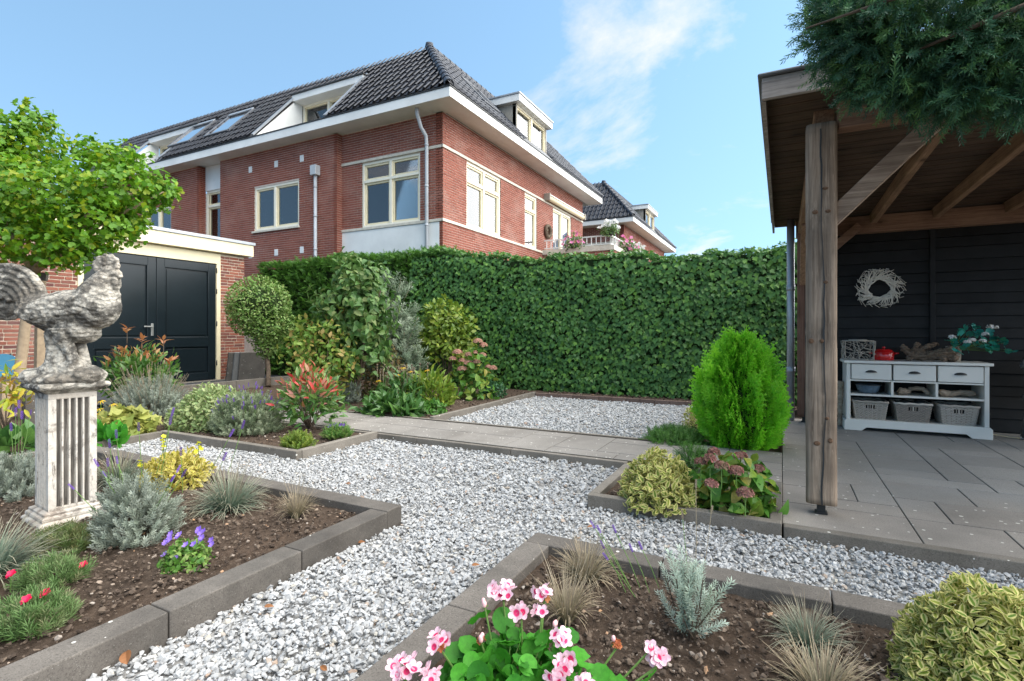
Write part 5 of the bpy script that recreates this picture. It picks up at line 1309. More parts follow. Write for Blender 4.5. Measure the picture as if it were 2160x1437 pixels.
# ================================================================= TREES
def blob_tree(root, blobs, n, variants, size, mat, n_obj, out=.4, up=.1, rand=.9, shell=.5, lump=.3, leafname='leaf', rest='crown'):
    Ms = []; tot = sum(b[2]*b[3] for b in blobs)
    for (c, _, rx, rz, ry) in blobs:
        k = int(n*rx*rz/tot); P, N = dome_pts(c, rx, ry, rz, k, shell, lump, -1.0); Ms.append(leaf_frames(P, N, size, out, up, rand))
    scatter(root, leafname, variants, np.concatenate(Ms), mat, n_obj, rest=rest)
def pxblob(px, py, t, rx, rz, dep=None):
    s = t/F_PX; return (tuple(at(px, py, t)), 0, rx*s, rz*s, (dep or rx)*s)
TG = 6.2
gk = thing('ginkgo_tree', 'bright green ginkgo tree with broad flat crown beside the garage', 'tree', tuple(at(50, 850, TG)))
blobs = [pxblob(120, 420, TG, 150, 78, 130), pxblob(-20, 400, TG, 130, 110, 150), pxblob(62, 322, TG+.2, 72, 62, 70), pxblob(60, 262, TG+.2, 24, 48, 24), pxblob(262, 395, TG-.1, 92, 58, 90), pxblob(335, 405, TG, 36, 28, 35),
         pxblob(190, 470, TG-.2, 100, 60, 90), pxblob(40, 505, TG-.2, 110, 58, 110), pxblob(150, 520, TG-.3, 62, 48, 60), pxblob(245, 335, TG, 58, 30, 50), pxblob(-80, 330, TG, 110, 120, 120), pxblob(185, 320, TG+.1, 34, 34, 34), pxblob(105, 262, TG, 14, 26, 14), pxblob(25, 285, TG, 30, 40, 30), pxblob(262, 470, TG, 40, 32, 40)]
blob_tree(gk, blobs, 13000, FAN, (.045, .08), L_gink, 300, .3, -.15, .8, .45, .35)
base = at(45, 880, TG); fork = at(70, 575, TG)
tb = B().tube([base, at(40, 800, TG), at(52, 700, TG), at(62, 620, TG), fork], [.062, .056, .052, .05, .045], 12)
for e in ((200, 440), (290, 400), (-60, 380), (150, 500), (345, 405), (245, 340)):
    e_ = at(e[0], e[1], TG+random.uniform(-.3, .3)); m_ = fork.lerp(e_, .5)+Vector((0, 0, .08)); tb.tube([fork, fork.lerp(m_, .5), m_, m_.lerp(e_, .6), e_], [.04, .032, .024, .015, .006], 8)
tb.build('trunk', m_bark2, gk, smooth=True)
stk = thing('tree_stake', 'square wooden stake with crossbar behind the rooster, tying the ginkgo', 'stake', tuple(at(82, 850, TG+.35)))
a, b = at(82, 860, TG+.35), at(86, 578, TG+.35); B().bar(a, b, .085, .085, up=(0, 1, 0)).build('post', m_postred if False else m_bark2, stk, bevel=.006)
B().bar(at(50, 578, TG+.25), at(100, 585, TG+.3), .05, .1).build('crossbar', m_kerb, stk, bevel=.006)

BT = 10.0
bl = thing('ball_tree', 'ball topped standard shrub with variegated leaves on a thin trunk', 'tree', tuple(gnd(563, 812)))
blob_tree(bl, [pxblob(546, 640, BT, 64, 58), pxblob(565, 690, BT, 46, 44), pxblob(528, 665, BT-.1, 46, 46), pxblob(562, 728, BT, 26, 30), pxblob(590, 680, BT, 30, 34)], 8500, SMALL, (.04, .07), L_ball, 0, .5, .1, .8, .4, .07)
b = gnd(566, 815); B().tube([b, at(566, 780, BT), at(562, 740, BT), at(558, 690, BT), at(548, 640, BT)], [.05, .042, .045, .035, .02], 10).build('trunk', m_bark, bl, smooth=True)
B().sphere(at(548, 645, BT), .42, 1, 1, .9).build('inner_growth', m_core, bl, smooth=True)

# overhanging conifer at the top right, trunk to the right of the picture
oc = thing('conifer_tree', 'dark overhanging conifer branches in front of the pergola roof', 'tree', (1.75, 2.05, .0))
TC = 2.15
blobs = [pxblob(1960, 40, TC, 210, 140, 150), pxblob(2100, 120, TC-.1, 120, 105, 120), pxblob(1800, 60, TC+.15, 95, 85, 90), pxblob(1830, 150, TC+.15, 72, 58, 70), pxblob(2040, 205, TC-.1, 80, 38, 60), pxblob(2150, 215, TC-.15, 60, 40, 60), pxblob(1920, 190, TC, 80, 42, 60), pxblob(1750, 20, TC+.2, 52, 60, 50), pxblob(2200, 20, TC, 120, 140, 130), pxblob(2330, 60, TC, 130, 130, 120), pxblob(2420, -60, TC, 140, 140, 130)]
blob_tree(oc, blobs, 4300, YEW, (.09, .17), L_yew, 0, .55, -.25, .6, .6, .22, 'shoot')
tb = B().tube([(1.75, 2.05, 0), (1.72, 2.06, 1.2), (1.62, 2.08, 2.4), (1.55, 2.1, 3.4)], [.09, .08, .06, .03], 12)
for e in ((1700, 60), (1830, 150), (1960, 40), (2040, 200), (2150, 215)):
    e_ = at(e[0], e[1], TC+.05); s = Vector((1.64, 2.08, 2.2)); m_ = s.lerp(e_, .5)+Vector((0, 0, .06)); tb.tube([s, s.lerp(m_, .5), m_, m_.lerp(e_, .6), e_], [.03, .022, .014, .008, .003], 7)
tb.build('trunk', m_bark, oc, smooth=True)

# ================================================================= BED WITH THE ROOSTER
grp_f = 'blue fescue tufts'
tuft('fescue_grass', 'large round blue fescue tuft behind the purple bellflower', gnd(483, 1072), .23, .2, 560, L_fes, group=grp_f, straw=40, flat=1.15)
tuft('fescue_grass', 'small brownish fescue tuft near the corner of the rooster bed', gnd(625, 1092), .1, .16, 260, L_fesb, group=grp_f, flat=.6, straw=70)
tuft('fescue_grass', 'blue fescue tuft between pedestal and golden euonymus', gnd(252, 1022), .2, .2, 460, L_fes, group=grp_f, straw=30)
tuft('fescue_grass', 'pale fescue tuft cut off by the left edge of the picture', gnd(-25, 1215), .24, .2, 560, L_fes, group=grp_f, flat=1.1)
shrub('euonymus_shrub', 'low golden yellow euonymus behind the fescue in the rooster bed', 'shrub', gnd(372, 1022), .24, .2, .22, SMALL, (.032, .05), 1500, L_euog, 120, 'euonymus shrubs')
lavender('lavender_plant', 'silvery lavender in front of the rooster pedestal', gnd(283, 1140), .165, .15, .30, 430, L_lav, size=(.06, .1), spikes=9, spmat=L_pur, sl=.16, group='lavender plants')
lavender('lavender_plant', 'silver lavender at the left edge behind the pedestal', gnd(20, 1040), .26, .2, .21, 520, L_lav, size=(.06, .1), spikes=6, spmat=L_pur, sl=.35, group='lavender plants')
cp = shrub('bellflower_plant', 'small bellflower with violet blossoms near the kerb', 'flower', gnd(392, 1190), .115, .1, .1, OVW, (.018, .03), 520, L_sed, 0, stem=0)
c = gnd(392, 1190)
Pc, Nc = dome_pts((c.x-.01, c.y+.02, c.z+.02), .12, .11, .125, 34, .15, .2, .25)
for dx, dy, z in (Pc-np.array(c)):
    M = frames(np.array([c+Vector((dx, dy, z))]), np.array([[1., .3, .2]]), np.array([[random.uniform(-.5, .5), -.7, .8]]), np.array([.0155]))
    mesh_obj('blossom', join_np('blossom', [FLORET[1]], M, np.array([0]), rng.random(1), False), L_camp, cp)
lavender('dianthus_plant', 'dull green low cushion at the foot of the pedestal', gnd(137, 1160), .12, .1, .08, 230, L_sedb, [sprig(i, 5, 5, .55, .05, .1, .9) for i in range(3)], (.045, .075), cat='plant', zmin=.1)
L_dia = leafmat('dianthus_leaf', [(0.06, 0.13, 0.03), (0.1, 0.18, 0.05), (0.13, 0.2, 0.07), (0.2, 0.19, 0.1)], .25, .6)
def dianthus(base, r, h, n, fl, label):
    root = lavender('dianthus_plant', label, base, r, r*.8, h, n, L_dia, [sprig(i, 5, 5, .55, .05, .1, .9) for i in range(3)], (.045, .075), cat='flower', group='dianthus cushions', zmin=.1)
    for p in fl:
        p = Vector(p); B().tube([p-Vector((.01, 0, .07)), p], .0018, 5).build('flower_stem', m_stem, root)
        M = frames(np.array([p, p+Vector((0, 0, .003))]), np.array([[1., 0, .05], [.6, .8, .05]]), np.array([[.4, -.8, 1.], [.4, -.7, 1]]), np.array([.02, .016]))
        mesh_obj('blossom', join_np('blossom', [FLORET[0]], M, np.array([0, 0]), rng.random(2), False), L_crim, root)
dianthus(gnd(112, 1232), .125, .07, 200, [at(24, 1212, 2.0), at(176, 1193, 2.15)], 'grassy dianthus cushion nearer the pedestal with one red bloom at its side')
dianthus(gnd(60, 1322), .135, .075, 230, [at(56, 1266, 1.77), at(96, 1252, 1.82)], 'grassy dianthus cushion at the kerb with two red blooms on top')
# yellow flower stalks and loose lavender spikes of this bed
def stalk(root, p, q, mat, n=5, s=.016):
    p, q = Vector(p), Vector(q); B().tube([p, p.lerp(q, .5)+Vector((.006, 0, 0)), q], .0022, 5).build('flower_stem', m_stem, root)
    P = np.array([q+Vector((random.uniform(-.012, .012), random.uniform(-.012, .012), -.014*i)) for i in range(n)]); M = frames(P, norm(rng.normal(size=(n, 3))), np.tile((0, -.4, 1.), (n, 1)), np.full(n, s))
    mesh_obj('blossom', join_np('blossom', FLORET, M, rng.integers(0, 2, n), rng.random(n), False), mat, root)
L_yelf = leafmat('yellow_flower', [(0.8, 0.6, 0.02), (0.85, 0.68, 0.05)], .3, .5)
yf = thing('loosestrife_flower', 'tall yellow flower stalks rising from the golden euonymus', 'flower', tuple(gnd(345, 1020)))
stalk(yf, gnd(345, 1020), at(345, 920, 3.3), L_yelf, 7); stalk(yf, gnd(420, 1005), at(418, 934, 3.4), L_yelf, 5); stalk(yf, gnd(300, 1015), at(297, 972, 3.3), L_yelf, 4)
sp = thing('lavender_flowers', 'loose purple lavender spikes standing over the rooster bed', 'flower', tuple(gnd(330, 1040)))
for (x, y, x2, y2) in ((362, 878, 330, 1000), (358, 897, 340, 1000), (293, 910, 300, 1030), (246, 925, 255, 1030), (232, 945, 240, 1020), (470, 972, 430, 1060), (382, 962, 385, 1040), (228, 985, 232, 1050), (484, 922, 440, 1000), (510, 905, 480, 1000), (40, 862, 38, 1010), (33, 878, 30, 1010), (24, 910, 30, 1010), (46, 885, 44, 1010)):
    t = 3.25 if x > 200 else 3.4
    q, p = at(x, y, t), at(x2, y2, t); d = (q-p).normalized()
    B().tube([p, p.lerp(q, .5)+Vector((.005, 0, 0)), q], .0018, 4).build('flower_stem', m_stem, sp)
    M = frames(np.array([q]), np.array([d]), np.array([[1., .2, 0]]), np.array([.055])); mesh_obj('flower_spike', join_np('flower_spike', SPIKE, M, np.array([0]), rng.random(1), False), L_pur, sp)

# ================================================================= NEAREST BED
tuft('fescue_grass', 'fescue tuft with pale stalks in the corner of the nearest bed', gnd(1235, 1222), .14, .14, 300, L_fesb, group=grp_f, straw=80, flat=.85)
tuft('fescue_grass', 'upright straw coloured fescue tuft right behind the pink geranium', gnd(1195, 1318), .08, .19, 210, L_fesb, group=grp_f, flat=.45, straw=35)
tuft('fescue_grass', 'green grey fescue tuft left of the large variegated euonymus', gnd(1705, 1362), .12, .13, 300, L_fes, group=grp_f, straw=30)
tuft('fescue_grass', 'straggly fescue tuft at the bottom edge of the picture', gnd(1735, 1478), .15, .14, 320, L_fesb, group=grp_f, flat=1.0, straw=25)
cb_ = gnd(1455, 1345); cur = thing('curry_plant', 'silver grey curry plant standing in the nearest bed', 'plant', cb_)
tips, dirs, lens_ = [], [], []; cst = B(); rc = random.Random(6)
for i in range(34):
    a = rc.uniform(0, 6.28); k_ = rc.random()**.8*.62; L = rc.uniform(.1, .19)*(1.15-.5*k_); low = rc.random() < .28
    if low: k_ = rc.uniform(.7, 1.15); L = rc.uniform(.05, .09)
    d = Vector((math.cos(a)*math.sin(k_), math.sin(a)*math.sin(k_), math.cos(k_))); p = cb_+Vector((rc.uniform(-.02, .02), rc.uniform(-.02, .02), 0)); q = p+d*L
    cst.tube([p, p.lerp(q, .5)+Vector((0, 0, -.006)), q+d*.04], .0022, 5); tips.append(q-d*.03); d2 = (d+Vector((0, 0, .45))).normalized(); dirs.append(d2); lens_.append(rc.uniform(.085, .15))
cst.build('stems', m_bark, cur); scatter(cur, 'sprig', [sprig(i, 13, 6, .2, .036, .2, .45) for i in range(4)], frames(np.array(tips), np.array(dirs), np.tile((1., .3, 0), (34, 1)), np.array(lens_)), L_curry, 34)
sp = thing('lavender_flowers', 'thin dark lavender spikes above the curry plant', 'flower', tuple(gnd(1450, 1330)))
for (x, y, x2, y2) in ((1440, 1095, 1450, 1250), (1468, 1030, 1465, 1250), (1500, 1085, 1475, 1250), (1255, 1115, 1330, 1240), (1268, 1125, 1330, 1240), (1300, 1125, 1350, 1240), (1355, 1160, 1390, 1240), (1283, 1182, 1340, 1260), (1335, 1165, 1370, 1250), (1275, 1158, 1320, 1250)):
    q, p = at(x, y, 1.85), at(x2, y2, 1.8); d = (q-p).normalized()
    B().tube([p, p.lerp(q, .5)+Vector((.004, 0, 0)), q], .0013, 4).build('flower_stem', m_stem if y > 1090 else m_deadst, sp)
    M = frames(np.array([q]), np.array([d]), np.array([[1., .2, 0]]), np.array([.03])); mesh_obj('flower_spike', join_np('flower_spike', SPIKE, M, np.array([0]), rng.random(1), False), L_pur if y > 1100 else L_dead, sp)
shrub('euonymus_shrub', 'large variegated euonymus filling the lower right corner', 'shrub', gnd(2095, 1490), .235, .23, .335, OV, (.021, .036), 6800, L_euo, 300, 'euonymus shrubs', shell=.4, lump=.16, zmin=-.3, core=True)

# pink geranium
gb_ = gnd(1075, 1500); ger = thing('geranium_plant', 'pink and white flowered geranium at the bottom of the picture', 'flower', tuple(gb_))
P, N = dome_pts((gb_.x, gb_.y, gb_.z), .19, .19, .19, 330, .45, .2, .0)
lf = leaf_frames(P, N, (.038, .064), .5, .1, .6, .45); scatter(ger, 'leaf', ROUND, lf, L_ger, 300)
ex = [at(1225, 1395, 1.38), at(1260, 1425, 1.36), at(1300, 1432, 1.36), at(1195, 1340, 1.45), at(1010, 1300, 1.5), at(1065, 1310, 1.48), at(1365, 1436, 1.34)]
scatter(ger, 'leaf', ROUND, leaf_frames(np.array(ex), np.tile((0., -.5, .8), (len(ex), 1)), (.06, .08), .3, .1, .5, .3), L_ger, 20)
stems(ger, gb_, [Vector(p) for p in P[::4]], .004, m_stem, 'leaf_stems', .03, 5)
def umbel(px, py, t, n, r, extra_dry=0, bud=0):
    c = at(px, py, t); d0 = Vector((0, 0, 1)); b0 = Vector((gb_.x*.4+c.x*.6, gb_.y*.4+c.y*.6, .07)); b = B()
    knot = c-Vector((0, 0, r*1.1)); b.tube([b0, b0.lerp(knot, .5)+Vector((.01, 0, .01)), knot], .0028, 6)
    Ps, Ns = [], []
    for i in range(n):
        a = 2*math.pi*i/max(n, 1)+random.uniform(-.4, .4); rr = r*(1 if i % 3 else .35)*random.uniform(.7, 1.1); p = c+Vector((rr*math.cos(a), rr*math.sin(a)-.2*r, random.uniform(-.2, .25)*r)); Ps.append(p); Ns.append((math.cos(a)*.7, math.sin(a)*.7-.6, .75)); b.tube([knot, p], .0011, 4)
    for i in range(extra_dry+bud): 
        a = random.uniform(0, 6.28); b.tube([knot, knot+Vector((math.cos(a)*r*.8, math.sin(a)*r*.8, r*random.uniform(-.1, .6)))], .0011, 4)
    b.build('flower_stem', m_stem, ger)
    for p, nn in zip(Ps, Ns):
        M = frames(np.array([p]), np.array([[random.uniform(-1, 1), .3, random.uniform(-.3, 1)]]), np.array([nn]), np.array([random.uniform(.019, .025)])); mesh_obj('blossom', join_np('blossom', FLORET, M, rng.integers(0, 2, 1), rng.random(1), False), L_pink, ger)
    if extra_dry:
        o = flower_head(ger, knot+Vector((0, 0, r*.5)), r*.6, extra_dry*3, L_dry, size=(.006, .011), name='withered_head')
    if bud:
        bb = B()
        for i in range(bud): a = random.uniform(0, 6.28); bb.sphere(c+Vector((math.cos(a)*r*.5, math.sin(a)*r*.5, random.uniform(-.3, .4)*r)), .0062, 1, 1, 1.5, 8, 6)
        bb.build('buds', m_bud, ger, smooth=True)
m_bud = plain('pale_pink_bud_skin', (0.8, 0.45, 0.46), .5, .3)
umbel(1062, 1245, 1.5, 8, .03); umbel(1148, 1250, 1.52, 4, .024, 3, 2); umbel(1100, 1292, 1.44, 3, .018, 2); umbel(1142, 1292, 1.45, 2, .012); umbel(1185, 1346, 1.4, 4, .02); umbel(930, 1352, 1.42, 5, .022, 3)
umbel(855, 1408, 1.36, 9, .033); umbel(912, 1424, 1.34, 5, .024, 2); umbel(1190, 1402, 1.33, 5, .026, 6); umbel(1180, 1432, 1.28, 4, .02); umbel(1232, 1440, 1.28, 3, .018); umbel(1390, 1386, 1.4, 4, .02); umbel(1372, 1366, 1.41, 1, .006, 0, 2)
umbel(1300, 1352, 1.42, 0, .018, 5, 1); umbel(1023, 1272, 1.48, 0, .012, 0, 4); umbel(1015, 1345, 1.43, 0, .012, 2, 3); umbel(1172, 1315, 1.44, 0, .008, 0, 2)

# ================================================================= SMALL BED BY THE PATIO
shrub('euonymus_shrub', 'round cream variegated euonymus in the small bed by the patio', 'shrub', gnd(1388, 1058), .24, .22, .29, OV, (.035, .055), 1500, L_euo, 200, 'euonymus shrubs', zmin=-.05, lump=.1)
def hydrangea(name, label, base, rx, ry, h, n, size, heads, fmat, n_obj, mat=None):
    r_ = shrub(name, label, 'shrub', base, rx, ry, h, OVW, size, n, mat or L_hyd, n_obj, 'hydrangeas', shell=.55, lump=.2, out=.6, up=.1, rand=.6, stem=.006, nst=14, stem_mat=m_stem)
    for c, r in heads:
        flower_head(r_, c, r, int(60*(r/.05)**2)+20, fmat, size=(.014, .02), flat=.75)
        B().tube([Vector(c)-Vector((0, 0, .12)), Vector(c)], .003, 5).build('flower_stem', m_stem, r_)
    return r_
hydrangea('hydrangea_shrub', 'hydrangea with pinkish fading heads in the small bed by the patio', gnd(1545, 1072), .24, .2, .33, 330, (.06, .105),
    [(at(1572, 1042, 2.78), .034), (at(1522, 985, 2.85), .03), (at(1498, 968, 2.9), .025), (at(1500, 1022, 2.82), .028), (at(1553, 995, 2.85), .032), (at(1562, 965, 2.95), .03), (at(1600, 990, 2.95), .026), (at(1478, 975, 2.95), .024), (at(1505, 955, 3.0), .026)], L_hydp, 300)
# bright conifer
ct = thing('thuja_shrub', 'bright green egg shaped thuja beside the patio', 'shrub', tuple(gnd(1560, 940)))
bc = gnd(1560, 940); n = 5200; th = rng.uniform(0, 2*np.pi, n); f = rng.random(n)**.85
prof = np.interp(f, [0, .08, .28, .48, .68, .84, .94, 1], [.6, .86, 1, .98, .84, .58, .3, .06]); rr = .32*prof*(1-.22*rng.random(n)**2)*(1+.13*np.sin(th*11+f*4)+.07*np.sin(th*5+f*11)+.05*np.sin(f*30+th*3))
P = np.stack([bc.x+rr*np.cos(th), bc.y+rr*np.sin(th), .05+.96*f], 1); O = np.stack([np.cos(th), np.sin(th), np.zeros(n)], 1); T = np.stack([-np.sin(th), np.cos(th), np.zeros(n)], 1)
Y = O*.55+np.array([0, 0, 1.])+T*rng.normal(0, .3, n)[:, None]; M = frames(P-norm(Y)*.05, Y, T+O*rng.normal(0, .5, n)[:, None], rng.lognormal(math.log(.105), .3, n))
scatter(ct, 'spray', FROND, M, L_thuja, 0); B().tube([bc-Vector((0, 0, .03)), bc+Vector((0, 0, .5))], [.03, .015], 8).build('trunk', m_bark, ct, smooth=True)
B().lathe([(.2, .06), (.27, .25), (.25, .5), (.16, .7), (.04, .86)], (bc.x, bc.y, .05), 18).build('inner_growth', m_core, ct, smooth=True)
shrub('juniper_shrub', 'flat spreading juniper at the edge of the far gravel', 'shrub', gnd(1425, 930), .27, .3, .11, NEEDLE, (.06, .1), 900, L_jun, 0, out=.8, up=.1, rand=.6)
shrub('euonymus_shrub', 'small cream euonymus half hidden behind the thuja', 'shrub', gnd(1466, 905), .13, .13, .25, SMALL, (.03, .05), 420, L_euo, 0, 'euonymus shrubs')
shrub('juniper_shrub', 'dark low juniper tuft between euonymus and hydrangea', 'shrub', gnd(1462, 1000, .06), .13, .13, .2, NEEDLE, (.05, .09), 380, L_jun, 0, out=.8, up=.4, rand=.5)

# ================================================================= MIDDLE BED
shrub('hebe_shrub', 'mounded cream and green hebe behind the lavender', 'shrub', gnd(452, 895), .5, .42, .42, SMALL, (.035, .06), 4200, L_heb, 0, lump=.1)
lavender('lavender_plant', 'broad silver lavender in front of the red photinia', gnd(520, 908), .36, .32, .36, 950, L_lavg, size=(.07, .13), spikes=70, spmat=L_pur, sl=.09, group='lavender plants')
lavender('lavender_plant', 'grey lavender with dry stalks in front of the garage doors', gnd(318, 872), .5, .36, .4, 1200, L_lav, size=(.07, .12), spikes=130, spmat=L_dead, sl=.22, group='lavender plants')
def photinia(label, base, rx, ry, h, n, mat2, frac, size, n_obj):
    base = Vector(base); root = thing('photinia_shrub', label, 'shrub', base, 'photinia shrubs')
    P, N = dome_pts((base.x, base.y, base.z+h*.5), rx, ry, h*.5, n, .6, .28, -.85)
    M = leaf_frames(P, N, size, .8, .35, .55); z = (P[:, 2]-base.z)/h; red = (z+rng.normal(0, .16, len(P)) > frac) & (rng.random(len(P)) < .75)
    scatter(root, 'leaf', LANCE, M[~red], L_pho, n_obj); scatter(root, 'young_leaf', LANCE, M[red], mat2, n_obj//2, rest='young_leaves')
    ii = rng.integers(0, len(P), 16); stems(root, base, [Vector(P[i]) for i in ii], .009, m_bark); return root
photinia('photinia with bright red young leaves in the middle bed', gnd(655, 905), .38, .34, .66, 620, L_red, .68, (.07, .12), 200)
photinia('green photinia with copper tips in front of the garage doors', gnd(292, 855), .52, .45, .82, 1100, L_ora, .93, (.08, .14), 200)
r_ = MATS  # (colour table)
ph = [o for o in COL.objects if o.name.startswith('photinia_shrub')][-1]
for (x, y) in ((268, 690), (250, 735), (225, 765), (345, 715), (358, 760), (300, 712)):
    c = at(x, y, 7.0); a = rng.uniform(0, 6.28, 7); Y = np.stack([np.cos(a), np.sin(a), rng.uniform(.3, 1.6, 7)], 1)
    B().tube([c-Vector((0, 0, .22)), c], .004, 5).build('shoot', m_bark, ph); scatter(ph, 'young_leaf', LANCE, frames(np.tile(np.array(c), (7, 1))-np.array([0, 0, 1])*rng.uniform(0, .1, 7)[:, None], Y, np.tile((0, 0, 1.), (7, 1)), rng.uniform(.1, .14, 7)), L_ora, 7)
lavender('heather_plant', 'yellow green low heather at the front corner of the middle bed', gnd(628, 944), .14, .12, .11, 260, L_yel, size=(.05, .08), cat='plant', zmin=.1)
hp = lavender('bellflower_plant', 'small green cushion with purple blooms by the path kerb', gnd(712, 922), .14, .12, .1, 260, L_sed, size=(.05, .08), cat='flower', zmin=.1)
for k in range(7):
    p = at(random.uniform(696, 728), random.uniform(898, 908), 5.05); M = frames(np.array([p]), np.array([[1., .3, .2]]), np.array([[0, -.7, .8]]), np.array([.026])); mesh_obj('blossom', join_np('blossom', [FLORET[1]], M, np.array([0]), rng.random(1), False), L_pur, hp)
shrub('heuchera_plant', 'lime green heuchera mound behind the pedestal', 'plant', gnd(262, 912), .3, .26, .24, IVY, (.09, .14), 330, L_heu, 120, out=.5, up=0, rand=.6, stem=.004, stem_mat=m_stem)
shrub('hosta_plant', 'small bright green leafy plant right beside the pedestal', 'plant', gnd(228, 932), .16, .15, .14, OV, (.1, .15), 70, L_ger, 70, out=.8, up=.1, rand=.4, stem=0)
shrub('hosta_plant', 'grey green leafy plant left of the pedestal', 'plant', gnd(35, 945), .3, .25, .16, OV, (.12, .2), 70, L_hos, 40, out=.9, up=0, rand=.4, stem=0)
rd = thing('rudbeckia_flower', 'orange black-eyed daisies left of the heuchera', 'flower', tuple(gnd(225, 920)))
def daisy(root, px, py, t, y2, s=.035):
    q, p = at(px, py, t), at(px+random.uniform(-8, 8), y2, t); B().tube([p, p.lerp(q, .5)+Vector((.01, 0, 0)), q], .003, 5).build('flower_stem', m_stem, root)
    a = np.arange(9)*2*np.pi/9; Y = np.stack([np.cos(a), np.sin(a)*.8-.1, -.25+.3*np.sin(a)], 1)
    fl = join_np('blossom', THIN, frames(np.tile(np.array(q), (9, 1)), Y, np.tile((0, -.5, 1.), (9, 1)), np.full(9, s)*np.array([1.])), rng.integers(0, 3, 9), rng.random(9), False); f = mesh_obj('blossom', fl, L_org, root)
    B().sphere(q+Vector((0, -.004, .006)), .011, 1, 1, .9, 8, 6).build('flower_centre', m_dark, f, smooth=True)
for x, y in ((208, 862), (205, 872), (237, 852), (230, 877), (213, 845)): daisy(rd, x, y, 5.2, 910, .05)

# ================================================================= BACK BORDER
shrub('hazel_shrub', 'tall dark green hazel with drooping leaves in front of the hedge', 'shrub', gnd(748, 845), .62, .52, 2.12, HAZ, (.08, .13), 2600, L_haz, 300, shell=.75, lump=.32, out=.5, up=-.35, rand=.7, lift=.35, zmin=-.7, stem=.03, nst=8)
shrub('weigela_shrub', 'upright shrub with reddening leaves left of the hazel', 'shrub', gnd(682, 850), .56, .46, 1.32, OV, (.065, .105), 1900, L_spi, 220, shell=.75, lump=.3, out=.4, up=.3, rand=.7, zmin=-.7, stem=.012, nst=16, stem_mat=m_deadst)
lavender('buddleia_shrub', 'wispy silver buddleia between hazel and ivy', gnd(838, 828), .45, .4, 1.8, 330, L_bud, [sprig(i, 8, 4, .34, .07, .4, .5) for i in range(4)], (.16, .3), cat='shrub', zmin=.05, spikes=26, spmat=L_dead, sl=.25)
shrub('dogwood_shrub', 'rounded yellow green shrub in front of the ivy', 'shrub', gnd(940, 818), .58, .45, 1.66, OV, (.075, .125), 2100, L_yel, 220, shell=.65, lump=.25, out=.5, up=-.15, rand=.6, lift=.35, zmin=-.75, stem=.012, nst=12)
hydrangea('hydrangea_shrub', 'hydrangea with brown pink flower heads at the far gravel', gnd(1000, 838), .36, .33, .85, 330, (.08, .13),
    [(at(x, y, 8.0), r) for x, y, r in ((1008, 722, .07), (1020, 730, .06), (965, 745, .07), (990, 750, .065), (955, 758, .05), (1005, 765, .06), (988, 768, .07), (1040, 778, .055), (975, 780, .07), (1000, 745, .05), (1018, 750, .05), (975, 762, .05), (1030, 775, .045))], L_hydf, 200)
shrub('rhododendron_shrub', 'low yellow tinged evergreen in the back border', 'shrub', gnd(905, 852), .38, .36, .5, LANCE, (.09, .14), 750, L_yel, 150, out=.8, up=.4, rand=.5, lump=.1)
rud = shrub('rudbeckia_plant', 'brown seedheads and orange flowers over long green leaves', 'flower', gnd(845, 855), .42, .36, .42, LANCE, (.1, .18), 420, L_hos, 80, out=.6, up=.4, rand=.6, stem=.004, nst=40, stem_mat=m_deadst)
for x, y in ((850, 775), (865, 783), (798, 802), (838, 790), (835, 872), (900, 780)): daisy(rud, x, y, 7.2, y+25, .05)
for k in range(45):
    c = at(random.uniform(790, 905), random.uniform(765, 800), random.uniform(7.1, 7.6)); B().tube([c-Vector((0, 0, .25)), c], .003, 4).build('seed_stalk', m_deadst, rud) if k < 30 else None
    B().sphere(c, .014, 1, 1, 1.1, 6, 5).build('seed_head', m_bark, rud, smooth=True)
shrub('hosta_plant', 'spreading dark green lance leaved plant at the path edge', 'plant', gnd(828, 872), .42, .3, .22, LANCE, (.14, .22), 420, L_hos, 200, out=.8, up=0, rand=.5, stem=0)
shrub('cranesbill_plant', 'pale green leafy patch beside the far gravel kerb', 'plant', gnd(905, 868), .25, .2, .14, OV, (.05, .09), 260, L_jun, 0, out=.6, up=.1, stem=0)
lavender('lavender_plant', 'little silver lavender behind the red photinia', gnd(738, 848), .14, .14, .3, 240, L_lav, size=(.06, .1), cat='lavender', group='lavender plants')
shrub('blue_star_shrub', 'small blue green bush at the foot of the ivy', 'shrub', gnd(1040, 836), .22, .2, .26, SMALL, (.035, .06), 620, L_blue, 0)
shrub('barberry_shrub', 'low brownish shrub behind the rudbeckia', 'shrub', gnd(812, 838), .5, .36, .85, SMALL, (.05, .085), 1500, leafmat('brown_green_leaf', [(0.09, 0.1, 0.03), (0.16, 0.13, 0.05), (0.2, 0.1, 0.05)], .3, .5), 0, shell=.7, zmin=-.3)
shrub('nandina_shrub', 'mixed yellow and red leaved shrub at the left edge by the rail', 'shrub', at(10, 905, 4.9), .25, .25, .66, LANCE, (.07, .12), 170, leafmat('yellow_red_leaf', [(0.2, 0.28, 0.03), (0.4, 0.4, 0.03), (0.5, 0.36, 0.03), (0.3, 0.12, 0.03), (0.12, 0.24, 0.02)], .4, .4), 150, shell=.8, zmin=-.5, out=.6, up=.1)

